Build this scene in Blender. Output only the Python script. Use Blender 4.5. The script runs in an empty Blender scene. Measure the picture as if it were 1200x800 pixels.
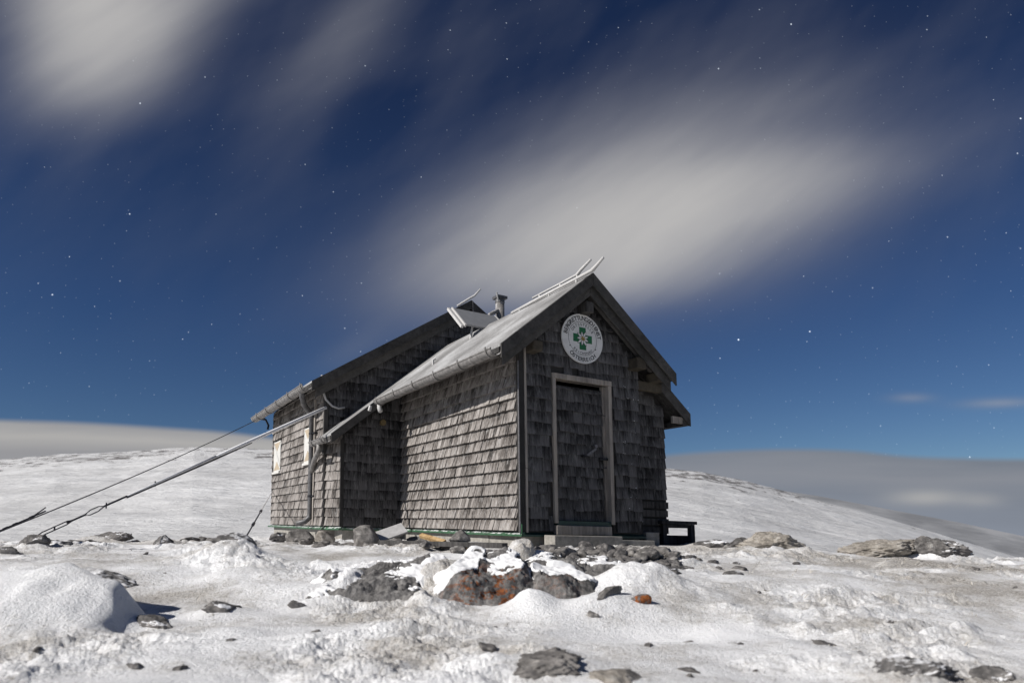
import bpy, math, random
import numpy as np
from mathutils import Vector, Matrix, Euler

sc = bpy.context.scene
COL = sc.collection
random.seed(7)
RNG = np.random.RandomState(7)

# ------------------------------------------------------------------ frames
F, PITCH, YP, ROLL = 822.031, .1173, 515.967, -.0123      # lens in 1200 px units
YAW, OX, OY, OZ, KX, KY = .529, .1302, 9.4337, -.1016, .0341, -.0121
CY, SY = math.cos(YAW), math.sin(YAW)

def hut(X, Y, Z):
    """hut frame (X along the front, Y back, Z up) -> world; the old hut has sagged a little to one side"""
    z = Z - KX * X - KY * Y
    return (OX + CY * X - SY * Y, OY + SY * X + CY * Y, OZ + z)

def W3(x, y, z):
    return (x, y, z)

# ------------------------------------------------------------------ noise
_perm = RNG.permutation(4096)
_g = RNG.rand(4096) * 2 * np.pi
_gx, _gy = np.cos(_g), np.sin(_g)
def perlin(x, y):
    xi = np.floor(x).astype(np.int64); yi = np.floor(y).astype(np.int64)
    fx = x - xi; fy = y - yi
    def grad(ix, iy, dx, dy):
        h = _perm[(_perm[ix & 4095] + iy) & 4095]
        return _gx[h] * dx + _gy[h] * dy
    u = fx * fx * fx * (fx * (fx * 6 - 15) + 10); v = fy * fy * fy * (fy * (fy * 6 - 15) + 10)
    a = grad(xi, yi, fx, fy); b = grad(xi + 1, yi, fx - 1, fy)
    c = grad(xi, yi + 1, fx, fy - 1); d = grad(xi + 1, yi + 1, fx - 1, fy - 1)
    return (a + u * (b - a) + v * ((c + u * (d - c)) - (a + u * (b - a)))) * 1.5
def fbm(x, y, n=4, s=0.):
    r = 0; a = 1.; t = 0
    for i in range(n):
        r = r + a * perlin(x * 2 ** i + 17.3 * i + s, y * 2 ** i + 9.1 * i + s * 1.7); t += a; a *= .5
    return r / t
def sstep(a, b, x):
    t = np.clip((x - a) / (b - a), 0, 1); return t * t * (3 - 2 * t)

# ------------------------------------------------------------------ materials
def mat(name):
    m = bpy.data.materials.new(name); m.use_nodes = True
    nt = m.node_tree; b = nt.nodes['Principled BSDF']
    return m, nt, b
def N(nt, t, **kw):
    n = nt.nodes.new(t)
    for k, v in kw.items():
        if hasattr(n, k): setattr(n, k, v)
        else: n.inputs[k].default_value = v
    return n
def L(nt, a, b): nt.links.new(a, b)
def coords(nt, scale=(1, 1, 1), rot=(0, 0, 0)):
    tc = N(nt, 'ShaderNodeTexCoord'); mp = N(nt, 'ShaderNodeMapping')
    mp.inputs['Scale'].default_value = scale; mp.inputs['Rotation'].default_value = rot
    L(nt, tc.outputs['Object'], mp.inputs['Vector']); return mp.outputs['Vector']
def noise(nt, vec, scale, detail=4, rough=.55):
    n = N(nt, 'ShaderNodeTexNoise'); n.inputs['Scale'].default_value = scale
    n.inputs['Detail'].default_value = detail; n.inputs['Roughness'].default_value = rough
    L(nt, vec, n.inputs['Vector']); return n.outputs['Fac']
def ramp(nt, fac, stops, interp='LINEAR'):
    r = N(nt, 'ShaderNodeValToRGB'); r.color_ramp.interpolation = interp
    el = r.color_ramp.elements
    while len(el) < len(stops): el.new(.5)
    for e, (p, c) in zip(el, stops):
        e.position = p; e.color = (c, c, c, 1) if isinstance(c, (int, float)) else (*c, 1)
    L(nt, fac, r.inputs['Fac']); return r.outputs['Color']
def mixc(nt, fac, a, b, mode='MIX'):
    m = N(nt, 'ShaderNodeMix', data_type='RGBA', blend_type=mode)
    def put(sock, v):
        if hasattr(v, 'links'): L(nt, v, sock)
        elif isinstance(v, (int, float)): sock.default_value = v
        else: sock.default_value = (*v, 1)
    put(m.inputs[0], fac); put(m.inputs[6], a); put(m.inputs[7], b); return m.outputs[2]
def math_(nt, op, a, b=None, c=None, clamp=False):
    m = N(nt, 'ShaderNodeMath', operation=op); m.use_clamp = clamp
    for i, v in enumerate((a, b, c)):
        if v is None: continue
        if hasattr(v, 'links'): L(nt, v, m.inputs[i])
        else: m.inputs[i].default_value = v
    return m.outputs[0]
def bump(nt, b, h, strength, dist):
    n = N(nt, 'ShaderNodeBump'); n.inputs['Strength'].default_value = strength; n.inputs['Distance'].default_value = dist
    L(nt, h, n.inputs['Height']); L(nt, n.outputs['Normal'], b.inputs['Normal'])
def attr(nt, name): return N(nt, 'ShaderNodeAttribute', attribute_name=name).outputs['Fac']
def upness(nt):
    g = N(nt, 'ShaderNodeNewGeometry'); s = N(nt, 'ShaderNodeSeparateXYZ'); L(nt, g.outputs['Normal'], s.inputs[0]); return s.outputs['Z']

def wood_mat(name, dark, light, warm=None, frost=0., fine=38., butt_tone=0.):
    """weathered timber: vertical grain, blotches, a tone per shingle or board, rime frost in the high spots"""
    m, nt, b = mat(name)
    v = coords(nt, (fine, fine, 2.2))
    g1 = noise(nt, v, 1., 6, .7)
    v2 = coords(nt, (1, 1, .55)); g2 = noise(nt, v2, 2.6, 5, .6)
    tone = attr(nt, 'tone')
    f = math_(nt, 'ADD', math_(nt, 'MULTIPLY', g1, .62), math_(nt, 'MULTIPLY', g2, .38))
    f = math_(nt, 'ADD', f, math_(nt, 'MULTIPLY', math_(nt, 'SUBTRACT', tone, .5), .22))
    if butt_tone: f = math_(nt, 'ADD', f, math_(nt, 'MULTIPLY', math_(nt, 'SUBTRACT', attr(nt, 'butt_tone'), .62), butt_tone))  # each shingle paler at its lower edge, darker towards its top
    c = ramp(nt, f, [(.34, tuple(x * .30 for x in dark)), (.44, dark), (.62, light)])
    if warm: c = mixc(nt, ramp(nt, g2, [(.55, 0), (.8, .6)]), c, warm)
    v3 = coords(nt, (14, 14, 3)); g3 = noise(nt, v3, 1.4, 6, .75)
    if frost:
        c = mixc(nt, math_(nt, 'MULTIPLY', ramp(nt, g3, [(.52, 0), (.72, 1)]), frost), c, (.62, .61, .60))
    L(nt, c, b.inputs['Base Color']); b.inputs['Roughness'].default_value = .9
    b.inputs['Specular IOR Level'].default_value = .15
    bump(nt, b, g1, .6, .006)
    return m
def snow_over(nt, c, b, thr0, thr1, scale=3.5, amt=1., col=(.80, .80, .81)):
    """snow lying on the faces that look up"""
    up = upness(nt); n = noise(nt, coords(nt), scale, 6, .65)
    f = math_(nt, 'ADD', up, math_(nt, 'MULTIPLY', math_(nt, 'SUBTRACT', n, .5), 2.2))
    f = math_(nt, 'MULTIPLY', ramp(nt, f, [(thr0, 0), (thr1, 1)]), amt)
    return mixc(nt, f, c, col)
def rock_mat(name, a, b_, snow=(.72, .95), snow_scale=3.5, lichen=False, amt=1.):
    m, nt, b = mat(name)
    v = coords(nt)
    n1 = noise(nt, v, 4.2, 9, .68); n2 = noise(nt, v, 21., 5, .7)
    f = math_(nt, 'ADD', math_(nt, 'MULTIPLY', n1, .6), math_(nt, 'MULTIPLY', n2, .4))
    c = ramp(nt, f, [(.34, tuple(x * .4 for x in a)), (.46, a), (.62, b_)])
    c = mixc(nt, ramp(nt, noise(nt, v, 11., 4, .6), [(.58, 0), (.7, .55)]), c, (.36, .35, .33))
    if lichen:
        l = noise(nt, v, 9.0, 5, .75)
        c = mixc(nt, ramp(nt, l, [(.50, 0), (.54, .95)]), c, ramp(nt, n2, [(.35, (.11, .030, .010)), (.65, (.34, .105, .02))]))
    if snow: c = snow_over(nt, c, b, snow[0], snow[1], snow_scale, amt)
    L(nt, c, b.inputs['Base Color']); b.inputs['Roughness'].default_value = .92
    b.inputs['Specular IOR Level'].default_value = .2
    bump(nt, b, f, .8, .03)
    return m
def plain(name, col, rough=.6, metal=0., var=.25, scale=9., frost=None):
    m, nt, b = mat(name)
    n = noise(nt, coords(nt), scale, 6, .65)
    c = ramp(nt, n, [(.3, tuple(x * (1 - var) for x in col)), (.7, tuple(min(1, x * (1 + var)) for x in col))])
    if frost: c = snow_over(nt, c, b, frost[0], frost[1], 14., frost[2])
    L(nt, c, b.inputs['Base Color']); b.inputs['Roughness'].default_value = rough; b.inputs['Metallic'].default_value = metal
    return m

M_shingle_shade = wood_mat('shaded_weathered_shingle', (.046, .044, .045), (.116, .112, .113), frost=.20, butt_tone=.17)  # same shingle darkened for walls turned from the moon, shade in its colour
M_shingle_lit = wood_mat('moonlit_weathered_shingle', (.115, .102, .093), (.290, .267, .249), frost=.50, butt_tone=.13)  # lit copy of the shingle: moonlight put into its colour and frost
M_wall = plain('tarred_boarding', (.03, .028, .027), .95)
M_board = wood_mat('dark_weathered_board', (.045, .043, .042), (.105, .10, .096), fine=24.)
def flat_board(name, dark, light):
    m, nt, b = mat(name); n1 = noise(nt, coords(nt, (9, 9, 9)), 1.2, 8, .7); n2 = noise(nt, coords(nt), 1.6, 4, .6)
    f = math_(nt, 'ADD', math_(nt, 'MULTIPLY', n1, .6), math_(nt, 'MULTIPLY', n2, .4)); f = math_(nt, 'ADD', f, math_(nt, 'MULTIPLY', math_(nt, 'SUBTRACT', attr(nt, 'tone'), .5), .2))
    L(nt, ramp(nt, f, [(.34, dark), (.64, light)]), b.inputs['Base Color']); b.inputs['Roughness'].default_value = .9; b.inputs['Specular IOR Level'].default_value = .15
    bump(nt, b, n1, .5, .005); return m
M_barge = flat_board('dark_verge_board', (.032, .031, .030), (.098, .093, .088))
M_frame = wood_mat('pale_weathered_board', (.20, .178, .16), (.36, .325, .29), warm=(.33, .25, .165), fine=30.)
M_purlin = flat_board('brown_purlin', (.04, .034, .027), (.10, .086, .066))
M_oldwood = wood_mat('honey_board', (.30, .19, .085), (.52, .37, .20), fine=18.)
M_bench = wood_mat('black_wet_timber', (.022, .021, .022), (.06, .058, .06), fine=20.)
M_zinc = plain('rime_covered_zinc', (.20, .19, .182), .6, .15, .5, 13., frost=(.55, 1.15, .6))
M_zincdark = plain('dark_zinc', (.10, .098, .10), .5, .3, .4, 15.)
M_steel = plain('tarnished_steel', (.14, .135, .14), .5, .2, .4, 40.)
M_green = plain('green_painted_sheet', (.035, .10, .05), .5, .1, .4, 8., frost=(.80, 1.2, .75))
M_greendark = plain('dark_green_painted_sheet', (.020, .05, .038), .45, .1, .3, 8.)
M_white = plain('white_paint', (.56, .55, .52), .6, 0, .14, 14.)
M_beige = plain('sand_paint', (.40, .33, .24), .7, 0, .2)
M_black = plain('black_steel', (.02, .02, .024), .5, .5, .3)
M_cable = plain('steel_cable', (.045, .044, .055), .5, .6, .4, 30.)
M_frost = plain('frosted_steel', (.46, .45, .44), .8, 0, .14, 18.)
M_concrete = plain('rough_concrete', (.26, .245, .22), .95, 0, .35, 12., frost=(1.25, 1.6, .5))
M_pv = plain('frosted_glass_panel', (.20, .203, .21), .5, 0, .1, 9.)
M_signw = plain('sign_enamel', (.68, .67, .655), .55, 0, .12, 7.)
M_signk = plain('sign_black', (.03, .03, .032), .6)
M_signg = plain('sign_green', (.012, .13, .045), .5, 0, .15)
M_signy = plain('sign_gold', (.30, .20, .05), .6, 0, .5, 40.)
M_brass = plain('yellowed_lamp_glass', (.16, .115, .05), .5)
M_rime = plain('rime_ice', (.82, .82, .83), .8, 0, .03)
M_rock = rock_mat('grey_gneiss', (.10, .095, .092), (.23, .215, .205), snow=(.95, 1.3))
M_rock_bare = rock_mat('bare_grey_gneiss', (.13, .122, .115), (.30, .28, .262), snow=(1.30, 1.5))
M_rock_snowy = rock_mat('snow_plastered_gneiss', (.10, .096, .094), (.24, .225, .215), snow=(.74, 1.06), snow_scale=2.6)
M_rock_lichen = rock_mat('orange_lichen_gneiss', (.13, .12, .115), (.27, .25, .24), snow=(1.0, 1.16), lichen=True)
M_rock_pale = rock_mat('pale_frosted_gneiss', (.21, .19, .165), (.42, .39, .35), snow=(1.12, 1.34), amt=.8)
M_rubble = rock_mat('frosted_rubble', (.09, .085, .083), (.30, .28, .26), snow=(1.05, 1.25), snow_scale=9.)

def outcrop_mat():
    m, nt, b = mat('lichen_spotted_outcrop'); v = coords(nt)
    n1 = noise(nt, v, 5., 9, .7); n2 = noise(nt, v, 26., 6, .75); n5 = noise(nt, coords(nt, (1, 1, 1.4)), 13., 6, .75)
    f = math_(nt, 'ADD', math_(nt, 'MULTIPLY', n1, .5), math_(nt, 'MULTIPLY', n2, .5))
    c = ramp(nt, f, [(.36, (.035, .033, .033)), (.47, (.105, .10, .097)), (.60, (.25, .24, .23))])
    l = math_(nt, 'MULTIPLY', attr(nt, 'lichen'), ramp(nt, n5, [(.505, 0), (.545, 1)]))
    c = mixc(nt, math_(nt, 'MULTIPLY', l, .92, clamp=True), c, ramp(nt, n2, [(.36, (.07, .020, .009)), (.66, (.30, .095, .018))]))
    sn = math_(nt, 'ADD', attr(nt, 'snow'), math_(nt, 'MULTIPLY', math_(nt, 'SUBTRACT', n2, .5), .8)); sn = ramp(nt, sn, [(.40, 0), (.60, .97)])
    c = mixc(nt, sn, c, ramp(nt, n2, [(.3, (.70, .695, .69)), (.6, (.82, .82, .825))]))
    f = math_(nt, 'MULTIPLY', f, math_(nt, 'SUBTRACT', 1.15, sn))
    L(nt, c, b.inputs['Base Color']); b.inputs['Roughness'].default_value = .9; b.inputs['Specular IOR Level'].default_value = .2
    bump(nt, b, f, .8, .025); return m
M_outcrop = outcrop_mat()

def roof_snow_mat():
    m, nt, b = mat('frost_dusted_roof_sheet')
    v = coords(nt); n1 = noise(nt, v, 1.3, 6, .6); n2 = noise(nt, coords(nt, (1, 1, 1)), 26., 5, .7)
    f = math_(nt, 'ADD', math_(nt, 'MULTIPLY', n1, .65), math_(nt, 'MULTIPLY', n2, .35))
    L(nt, ramp(nt, f, [(.36, (.13, .127, .124)), (.5, (.235, .231, .227)), (.64, (.42, .42, .42))]), b.inputs['Base Color'])
    b.inputs['Roughness'].default_value = .75
    bump(nt, b, n2, .35, .01)
    return m
M_roof = roof_snow_mat()

def ground_mat():
    m, nt, b = mat('wind_blown_snow_and_frozen_turf')
    v = coords(nt)
    g = attr(nt, 'turf')
    n1 = noise(nt, v, 2.2, 8, .7); n2 = noise(nt, v, 17., 7, .75); n3 = noise(nt, v, 60., 4, .7)
    mix = math_(nt, 'ADD', math_(nt, 'MULTIPLY', n1, .35), math_(nt, 'ADD', math_(nt, 'MULTIPLY', n2, .45), math_(nt, 'MULTIPLY', n3, .35)))
    f = math_(nt, 'ADD', g, math_(nt, 'MULTIPLY', math_(nt, 'SUBTRACT', mix, .575), 2.6))
    turf = ramp(nt, n3, [(.34, (.085, .072, .056)), (.45, (.33, .295, .25)), (.60, (.64, .615, .58))])
    snow = ramp(nt, n2, [(.3, (.78, .775, .772)), (.6, (.86, .86, .865))])
    c = mixc(nt, ramp(nt, f, [(.36, 0), (.85, .9)]), snow, turf)
    n4 = noise(nt, coords(nt, (1, 1.5, 1)), 34., 5, .75)
    c = mixc(nt, math_(nt, 'MULTIPLY', ramp(nt, n4, [(.555, 0), (.66, .75)]), ramp(nt, f, [(.15, .12), (.6, 1)])), c, (.20, .175, .145))
    dark = math_(nt, 'ADD', attr(nt, 'bare'), math_(nt, 'MULTIPLY', math_(nt, 'SUBTRACT', n2, .5), 1.6))
    c = mixc(nt, ramp(nt, dark, [(.56, 0), (.72, .9)]), c, ramp(nt, n3, [(.35, (.045, .038, .03)), (.65, (.20, .165, .12))]))
    L(nt, c, b.inputs['Base Color']); b.inputs['Roughness'].default_value = .8
    b.inputs['Specular IOR Level'].default_value = .25
    h = math_(nt, 'ADD', math_(nt, 'MULTIPLY', n2, .7), math_(nt, 'MULTIPLY', n3, .5))
    bump(nt, b, math_(nt, 'MULTIPLY', h, math_(nt, 'ADD', .10, math_(nt, 'MULTIPLY', f, 1.2))), .7, .03)
    return m
M_ground = ground_mat()

def hill_mat():
    m, nt, b = mat('wind_packed_hill_snow')
    v = coords(nt)
    # sastrugi: drifts drawn out across the slope
    s1 = noise(nt, coords(nt, (.05, .10, .10), (0, 0, .5)), 1.0, 8, .66)
    s2 = noise(nt, coords(nt, (.30, .7, .8), (0, 0, .4)), 1.0, 7, .7)
    n0 = noise(nt, v, .02, 4, .5)
    c = ramp(nt, math_(nt, 'ADD', math_(nt, 'MULTIPLY', s1, .6), math_(nt, 'MULTIPLY', s2, .4)), [(.38, (.48, .478, .476)), (.5, (.60, .598, .596)), (.62, (.72, .72, .72))])
    rk = attr(nt, 'rocky')
    sp = noise(nt, coords(nt, (.20, .085, .9), (0, 0, .0)), 1.0, 9, .74)
    d = math_(nt, 'ADD', rk, math_(nt, 'MULTIPLY', math_(nt, 'SUBTRACT', sp, .5), 3.0))
    c = mixc(nt, ramp(nt, d, [(.78, 0), (.88, .92)]), c, ramp(nt, s2, [(.4, (.06, .055, .055)), (.6, (.22, .205, .195))]))
    L(nt, c, b.inputs['Base Color']); b.inputs['Roughness'].default_value = .8
    bump(nt, b, math_(nt, 'ADD', s1, math_(nt, 'MULTIPLY', s2, .35)), .9, 1.6)
    return m
M_hill = hill_mat()

# ------------------------------------------------------------------ mesh builder
class MB:
    def __init__(s): s.v = []; s.f = []; s.t = []; s.mi = []; s.w = {}
    def add(s, vs, fs, tone=.5, mi=0):
        o = len(s.v); s.v += [tuple(p) for p in vs]
        for f in fs: s.f.append([o + i for i in f]); s.t.append(tone); s.mi.append(mi)
        return s
    def hexa(s, p, tone=.5, mi=0):   # p: 4 bottom, 4 top, both anticlockwise
        return s.add(p, [(3, 2, 1, 0), (4, 5, 6, 7), (0, 1, 5, 4), (1, 2, 6, 5), (2, 3, 7, 6), (3, 0, 4, 7)], tone, mi)
    def box(s, x0, x1, y0, y1, z0, z1, fr=hut, tone=.5, mi=0):
        p = [fr(x, y, z0) for x, y in ((x0, y0), (x1, y0), (x1, y1), (x0, y1))] + [fr(x, y, z1) for x, y in ((x0, y0), (x1, y0), (x1, y1), (x0, y1))]
        return s.hexa(p, tone, mi)
    def prism(s, poly, off, tone=.5, mi=0):   # poly: world points, off: world extrusion vector
        n = len(poly); a = [tuple(p) for p in poly]; b = [(p[0] + off[0], p[1] + off[1], p[2] + off[2]) for p in poly]
        fs = [tuple(range(n - 1, -1, -1)), tuple(range(n, 2 * n))] + [(i, (i + 1) % n, n + (i + 1) % n, n + i) for i in range(n)]
        return s.add(a + b, fs, tone, mi)
    def tube(s, pts, r, seg=8, cap=True, tone=.5):
        P = [Vector(p) for p in pts]; R = r if isinstance(r, (list, tuple)) else [r] * len(P)
        o = len(s.v); prev = None
        for i, p in enumerate(P):
            d = (P[min(i + 1, len(P) - 1)] - P[max(i - 1, 0)]).normalized()
            u = (prev - d * prev.dot(d)) if prev is not None else (Vector((0, 0, 1)) if abs(d.z) < .9 else Vector((1, 0, 0))).cross(d)
            u.normalize(); prev = u; w = d.cross(u)
            for k in range(seg):
                a = 2 * math.pi * k / seg; s.v.append(tuple(p + (u * math.cos(a) + w * math.sin(a)) * R[i]))
        for i in range(len(P) - 1):
            for k in range(seg):
                a, b = o + i * seg + k, o + i * seg + (k + 1) % seg
                s.f.append([a, b, b + seg, a + seg]); s.t.append(tone); s.mi.append(0)
        if cap:
            s.f.append([o + k for k in range(seg - 1, -1, -1)]); s.t.append(tone); s.mi.append(0)
            e = o + (len(P) - 1) * seg; s.f.append([e + k for k in range(seg)]); s.t.append(tone); s.mi.append(0)
        return s
    def build(s, name, m, parent=None, smooth=False, loc=None, bevel=0):
        me = bpy.data.meshes.new(name); o = bpy.data.objects.new(name, me); COL.objects.link(o)
        base = Vector((0, 0, 0)); p = parent
        while p is not None: base += p.location; p = p.parent
        if loc is not None: o.location = Vector(loc) - base; base = Vector(loc)
        me.from_pydata([(x - base.x, y - base.y, z - base.z) for x, y, z in s.v], [], s.f)
        for mm in (m if isinstance(m, (list, tuple)) else [m]): me.materials.append(mm)
        a = me.attributes.new('tone', 'FLOAT', 'FACE'); a.data.foreach_set('value', s.t)
        if s.w: a = me.attributes.new('butt_tone', 'FLOAT', 'POINT'); a.data.foreach_set('value', [s.w.get(i, 0.) for i in range(len(s.v))])
        me.polygons.foreach_set('material_index', s.mi)
        if smooth: me.polygons.foreach_set('use_smooth', [True] * len(s.f))
        me.update()
        import bmesh
        bm = bmesh.new(); bm.from_mesh(me); bmesh.ops.recalc_face_normals(bm, faces=bm.faces); bm.to_mesh(me); bm.free()
        if parent is not None: o.parent = parent
        if bevel:
            md = o.modifiers.new('bevel', 'BEVEL'); md.width = bevel; md.segments = 2
        return o

def tag(o, label=None, cat=None, group=None, kind=None):
    if label: o['label'] = label
    if cat: o['category'] = cat
    if group: o['group'] = group
    if kind: o['kind'] = kind
    return o
def empty(name, loc, label, cat, group=None):
    o = bpy.data.objects.new(name, None); COL.objects.link(o); o.location = loc; o.empty_display_size = .2
    return tag(o, label, cat, group)

# ------------------------------------------------------------------ terrain
def edge_s(x, y):
    """metres beyond the rim of the knoll the hut stands on"""
    u = x / np.maximum(y, .3)
    d = 12.4 - 1.6 * sstep(.12, .5, u) + 1.8 * sstep(-.05, -.3, u) * (1 - sstep(-.3, -.55, u)) * 5.0 + .5 * sstep(-.4, -.7, u)
    d = d + .8 * perlin(u * 6 + 3, u * 0 + .5)
    r = np.sqrt(x * x + y * y)
    d = np.where(y > .3, d * np.sqrt(1 + u * u) * .97, 13.)
    return r - d
RID = [(-400, 560), (-200, 548), (0, 537), (67, 531), (146, 528), (228, 522), (318, 525), (420, 520), (560, 522), (700, 536), (780, 547.5), (822, 552), (867, 561),
       (920, 575), (955, 585), (1025, 603), (1095, 624), (1200, 656), (1400, 705), (1800, 770)]
def px_uv(px, py):
    cr, sr = math.cos(ROLL), math.sin(ROLL); a, b = px - 600, py - YP
    x = (cr * a + sr * b) / F; y = (-sr * a + cr * b) / F
    cp, sp = math.cos(PITCH), math.sin(PITCH)
    wy = cp + y * sp; return x / wy, (sp - y * cp) / wy
_ru, _rv = zip(*[px_uv(*p) for p in RID])
R_RIDGE = 230.
def bumpf(x, y, cx, cy, rx, ry, h, rot=0., p=1.):
    c, s_ = math.cos(rot), math.sin(rot); dx, dy = x - cx, y - cy
    a = (c * dx + s_ * dy) / rx; b = (-s_ * dx + c * dy) / ry
    return h * np.exp(-(a * a + b * b) ** p)
def height_smooth(x, y):
    yy = np.maximum(y, -6)
    z = np.interp(yy, [-6, 0, 2, 3, 4, 5, 5.5, 6.1, 6.8, 7.6, 9, 11], [-.95, -.82, -.76, -.74, -.71, -.655, -.60, -.49, -.415, -.375, -.335, -.335])
    k = sstep(7.5, 11, y)
    z = z - .055 * np.clip(x - 1.6 - .6 * k, 0, 9) - .02 * np.clip(x, 0, 2) + .020 * np.clip(-x - .5, 0, 9) * (1 - .3 * k)
    # drift on the left with a scooped lee side
    dr = bumpf(x, y, -3.35, 4.85, 1.35, .60, .29, .1, 1.1)
    lee = x + .55 * (y - 4.8) + .16 * np.sin(y * 3.3 + 1) + .30 * perlin(x * 1.7 + 3, y * 1.7) + .07 * perlin(x * 5, y * 5)
    z = z + .05 * np.exp(-((lee + 3.08 + .05 * perlin(x * 6, y * 6)) / .11) ** 2) * dr / .29
    z = z + dr * (1 - sstep(-3.02, -2.62, lee) * .95)
    z = z - bumpf(x, y, -2.45, 4.55, .42, .22, .06, .3)
    z = z + bumpf(x, y, -2.9, 7.3, .35, .25, .13) + bumpf(x, y, -3.6, 8.4, .5, .3, .10) + bumpf(x, y, -2.4, 6.2, .35, .2, .08)
    z = z + bumpf(x, y, .62, 5.1, .42, .3, .10, .3) - bumpf(x, y, 1.15, 4.7, .55, .3, .06)
    z = z + bumpf(x, y, 1.0, 5.75, .35, .22, .10) + bumpf(x, y, 1.9, 7.8, .6, .3, .05)
    z = z + cush(x, y)
    return z
CUSH = [(525, 5.85, .25, .30, .24, 1.2), (611, 6.35, .155, .17, .27, 2.2), (618, 5.25, .16, .20, .10, 1.0), (752, 5.75, .50, .42, .13, 1.0), (500, 5.30, .20, .24, .07, 1.), (405, 5.9, .16, .2, .05, 1.), (652, 5.9, .16, .16, .10, 1.2), (560, 6.3, .2, .2, .12, 1.)]
def cush(x, y):
    r = 0; wx = x + .07 * perlin(x * 3.1, y * 3.1 + 7); wy = y + .07 * perlin(x * 3.1 + 5, y * 3.1)
    for px, d, rx, ry, h, p in CUSH: r = r + bumpf(wx, wy, px_uv(px, 640)[0] * d, d, rx, ry, h, .1, p)
    return r * (1 + .45 * fbm(x * 4, y * 5, 4, 51.) + .25 * np.abs(fbm(x * 2.2, y * 6, 3, 53.)))
MOUNDS = []
def height(x, y, fine=True):
    r = np.sqrt(x * x + y * y)
    z = height_smooth(x, y)
    top = np.zeros_like(z)
    for mx, my, mr_, mh in MOUNDS:
        q = ((x - mx) ** 2 + ((y - my) * 1.25) ** 2) / mr_ ** 2; q = np.minimum(q, 6)
        top = np.maximum(top, mh * np.exp(-q ** 1.2) - mh * .0005)
    z = z + top
    w = sstep(22, 12, r)
    rough = sstep(-.12, .25, fbm(x * .6, y * .75, 3, 4.)) * .92 + .08
    rough = rough * (1 - .85 * bumpf(x, y, -3.2, 4.75, 1.0, .6, 1., .1, 2.)) * (1 - .7 * bumpf(x, y, 1.05, 4.5, .7, .35, 1., .2, 2.))
    n = .07 * fbm(x * .9, y * 1.1, 3, 1.) + .09 * rough * np.abs(fbm(x * 1.9, y * 2.3, 3, 2.))
    if fine: n = n + rough * (.026 * np.abs(fbm(x * 4.5, y * 7, 3, 3.)) + .020 * fbm(x * 11, y * 17, 4, 6.) + .010 * fbm(x * 40, y * 48, 2, 7.))
    ca, sa = math.cos(.35), math.sin(.35); ax, ay = ca * x + sa * y, -sa * x + ca * y
    ridge = (1 - np.abs(perlin(ax * 1.1 + .5 * perlin(ay * 2, ax), ay * 3.4))) ** 3; ridge2 = (1 - np.abs(perlin(ax * 3 + 9, ay * 8 + .6 * perlin(ax * 2, ay * 2)))) ** 3
    n = n + rough * (.050 * ridge + .020 * ridge2 - .025)
    z = z + n * w
    # rim of the knoll, then the saddle, then the hill
    s = edge_s(x, y)
    drop = np.where(s > 0, .10 * s ** 1.35, 0.)
    zn = z - np.minimum(drop, 30)
    u = np.where(y > .3, x / np.maximum(y, .3), np.sign(x + 1e-9) * 3)
    zr = np.interp(u, _ru, _rv) * R_RIDGE * .985
    t = np.clip((y - 34) / (R_RIDGE - 34), 0, None)
    tt = np.clip(t, 0, 1)
    zh = -4.2 + (zr + 4.2) * (tt ** .95) + 1.1 * fbm(x * .02, y * .05, 4, 8.) * sstep(0, .25, tt) * sstep(1.0, .8, tt) + .35 * fbm(x * .12, y * .16, 4, 9.) * sstep(.0, .3, tt)
    zh = np.where(t > 1, zr - (t - 1) * 60, zh)
    zb = np.maximum(-30 - .02 * np.maximum(r - 60, 0), -90.)
    zh = np.where(y > 20, zh, zb)
    k = sstep(16, 36, r)
    return zn * (1 - k) + zh * k
def h1(x, y): return float(height(np.array([float(x)]), np.array([float(y)]))[0])

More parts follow.
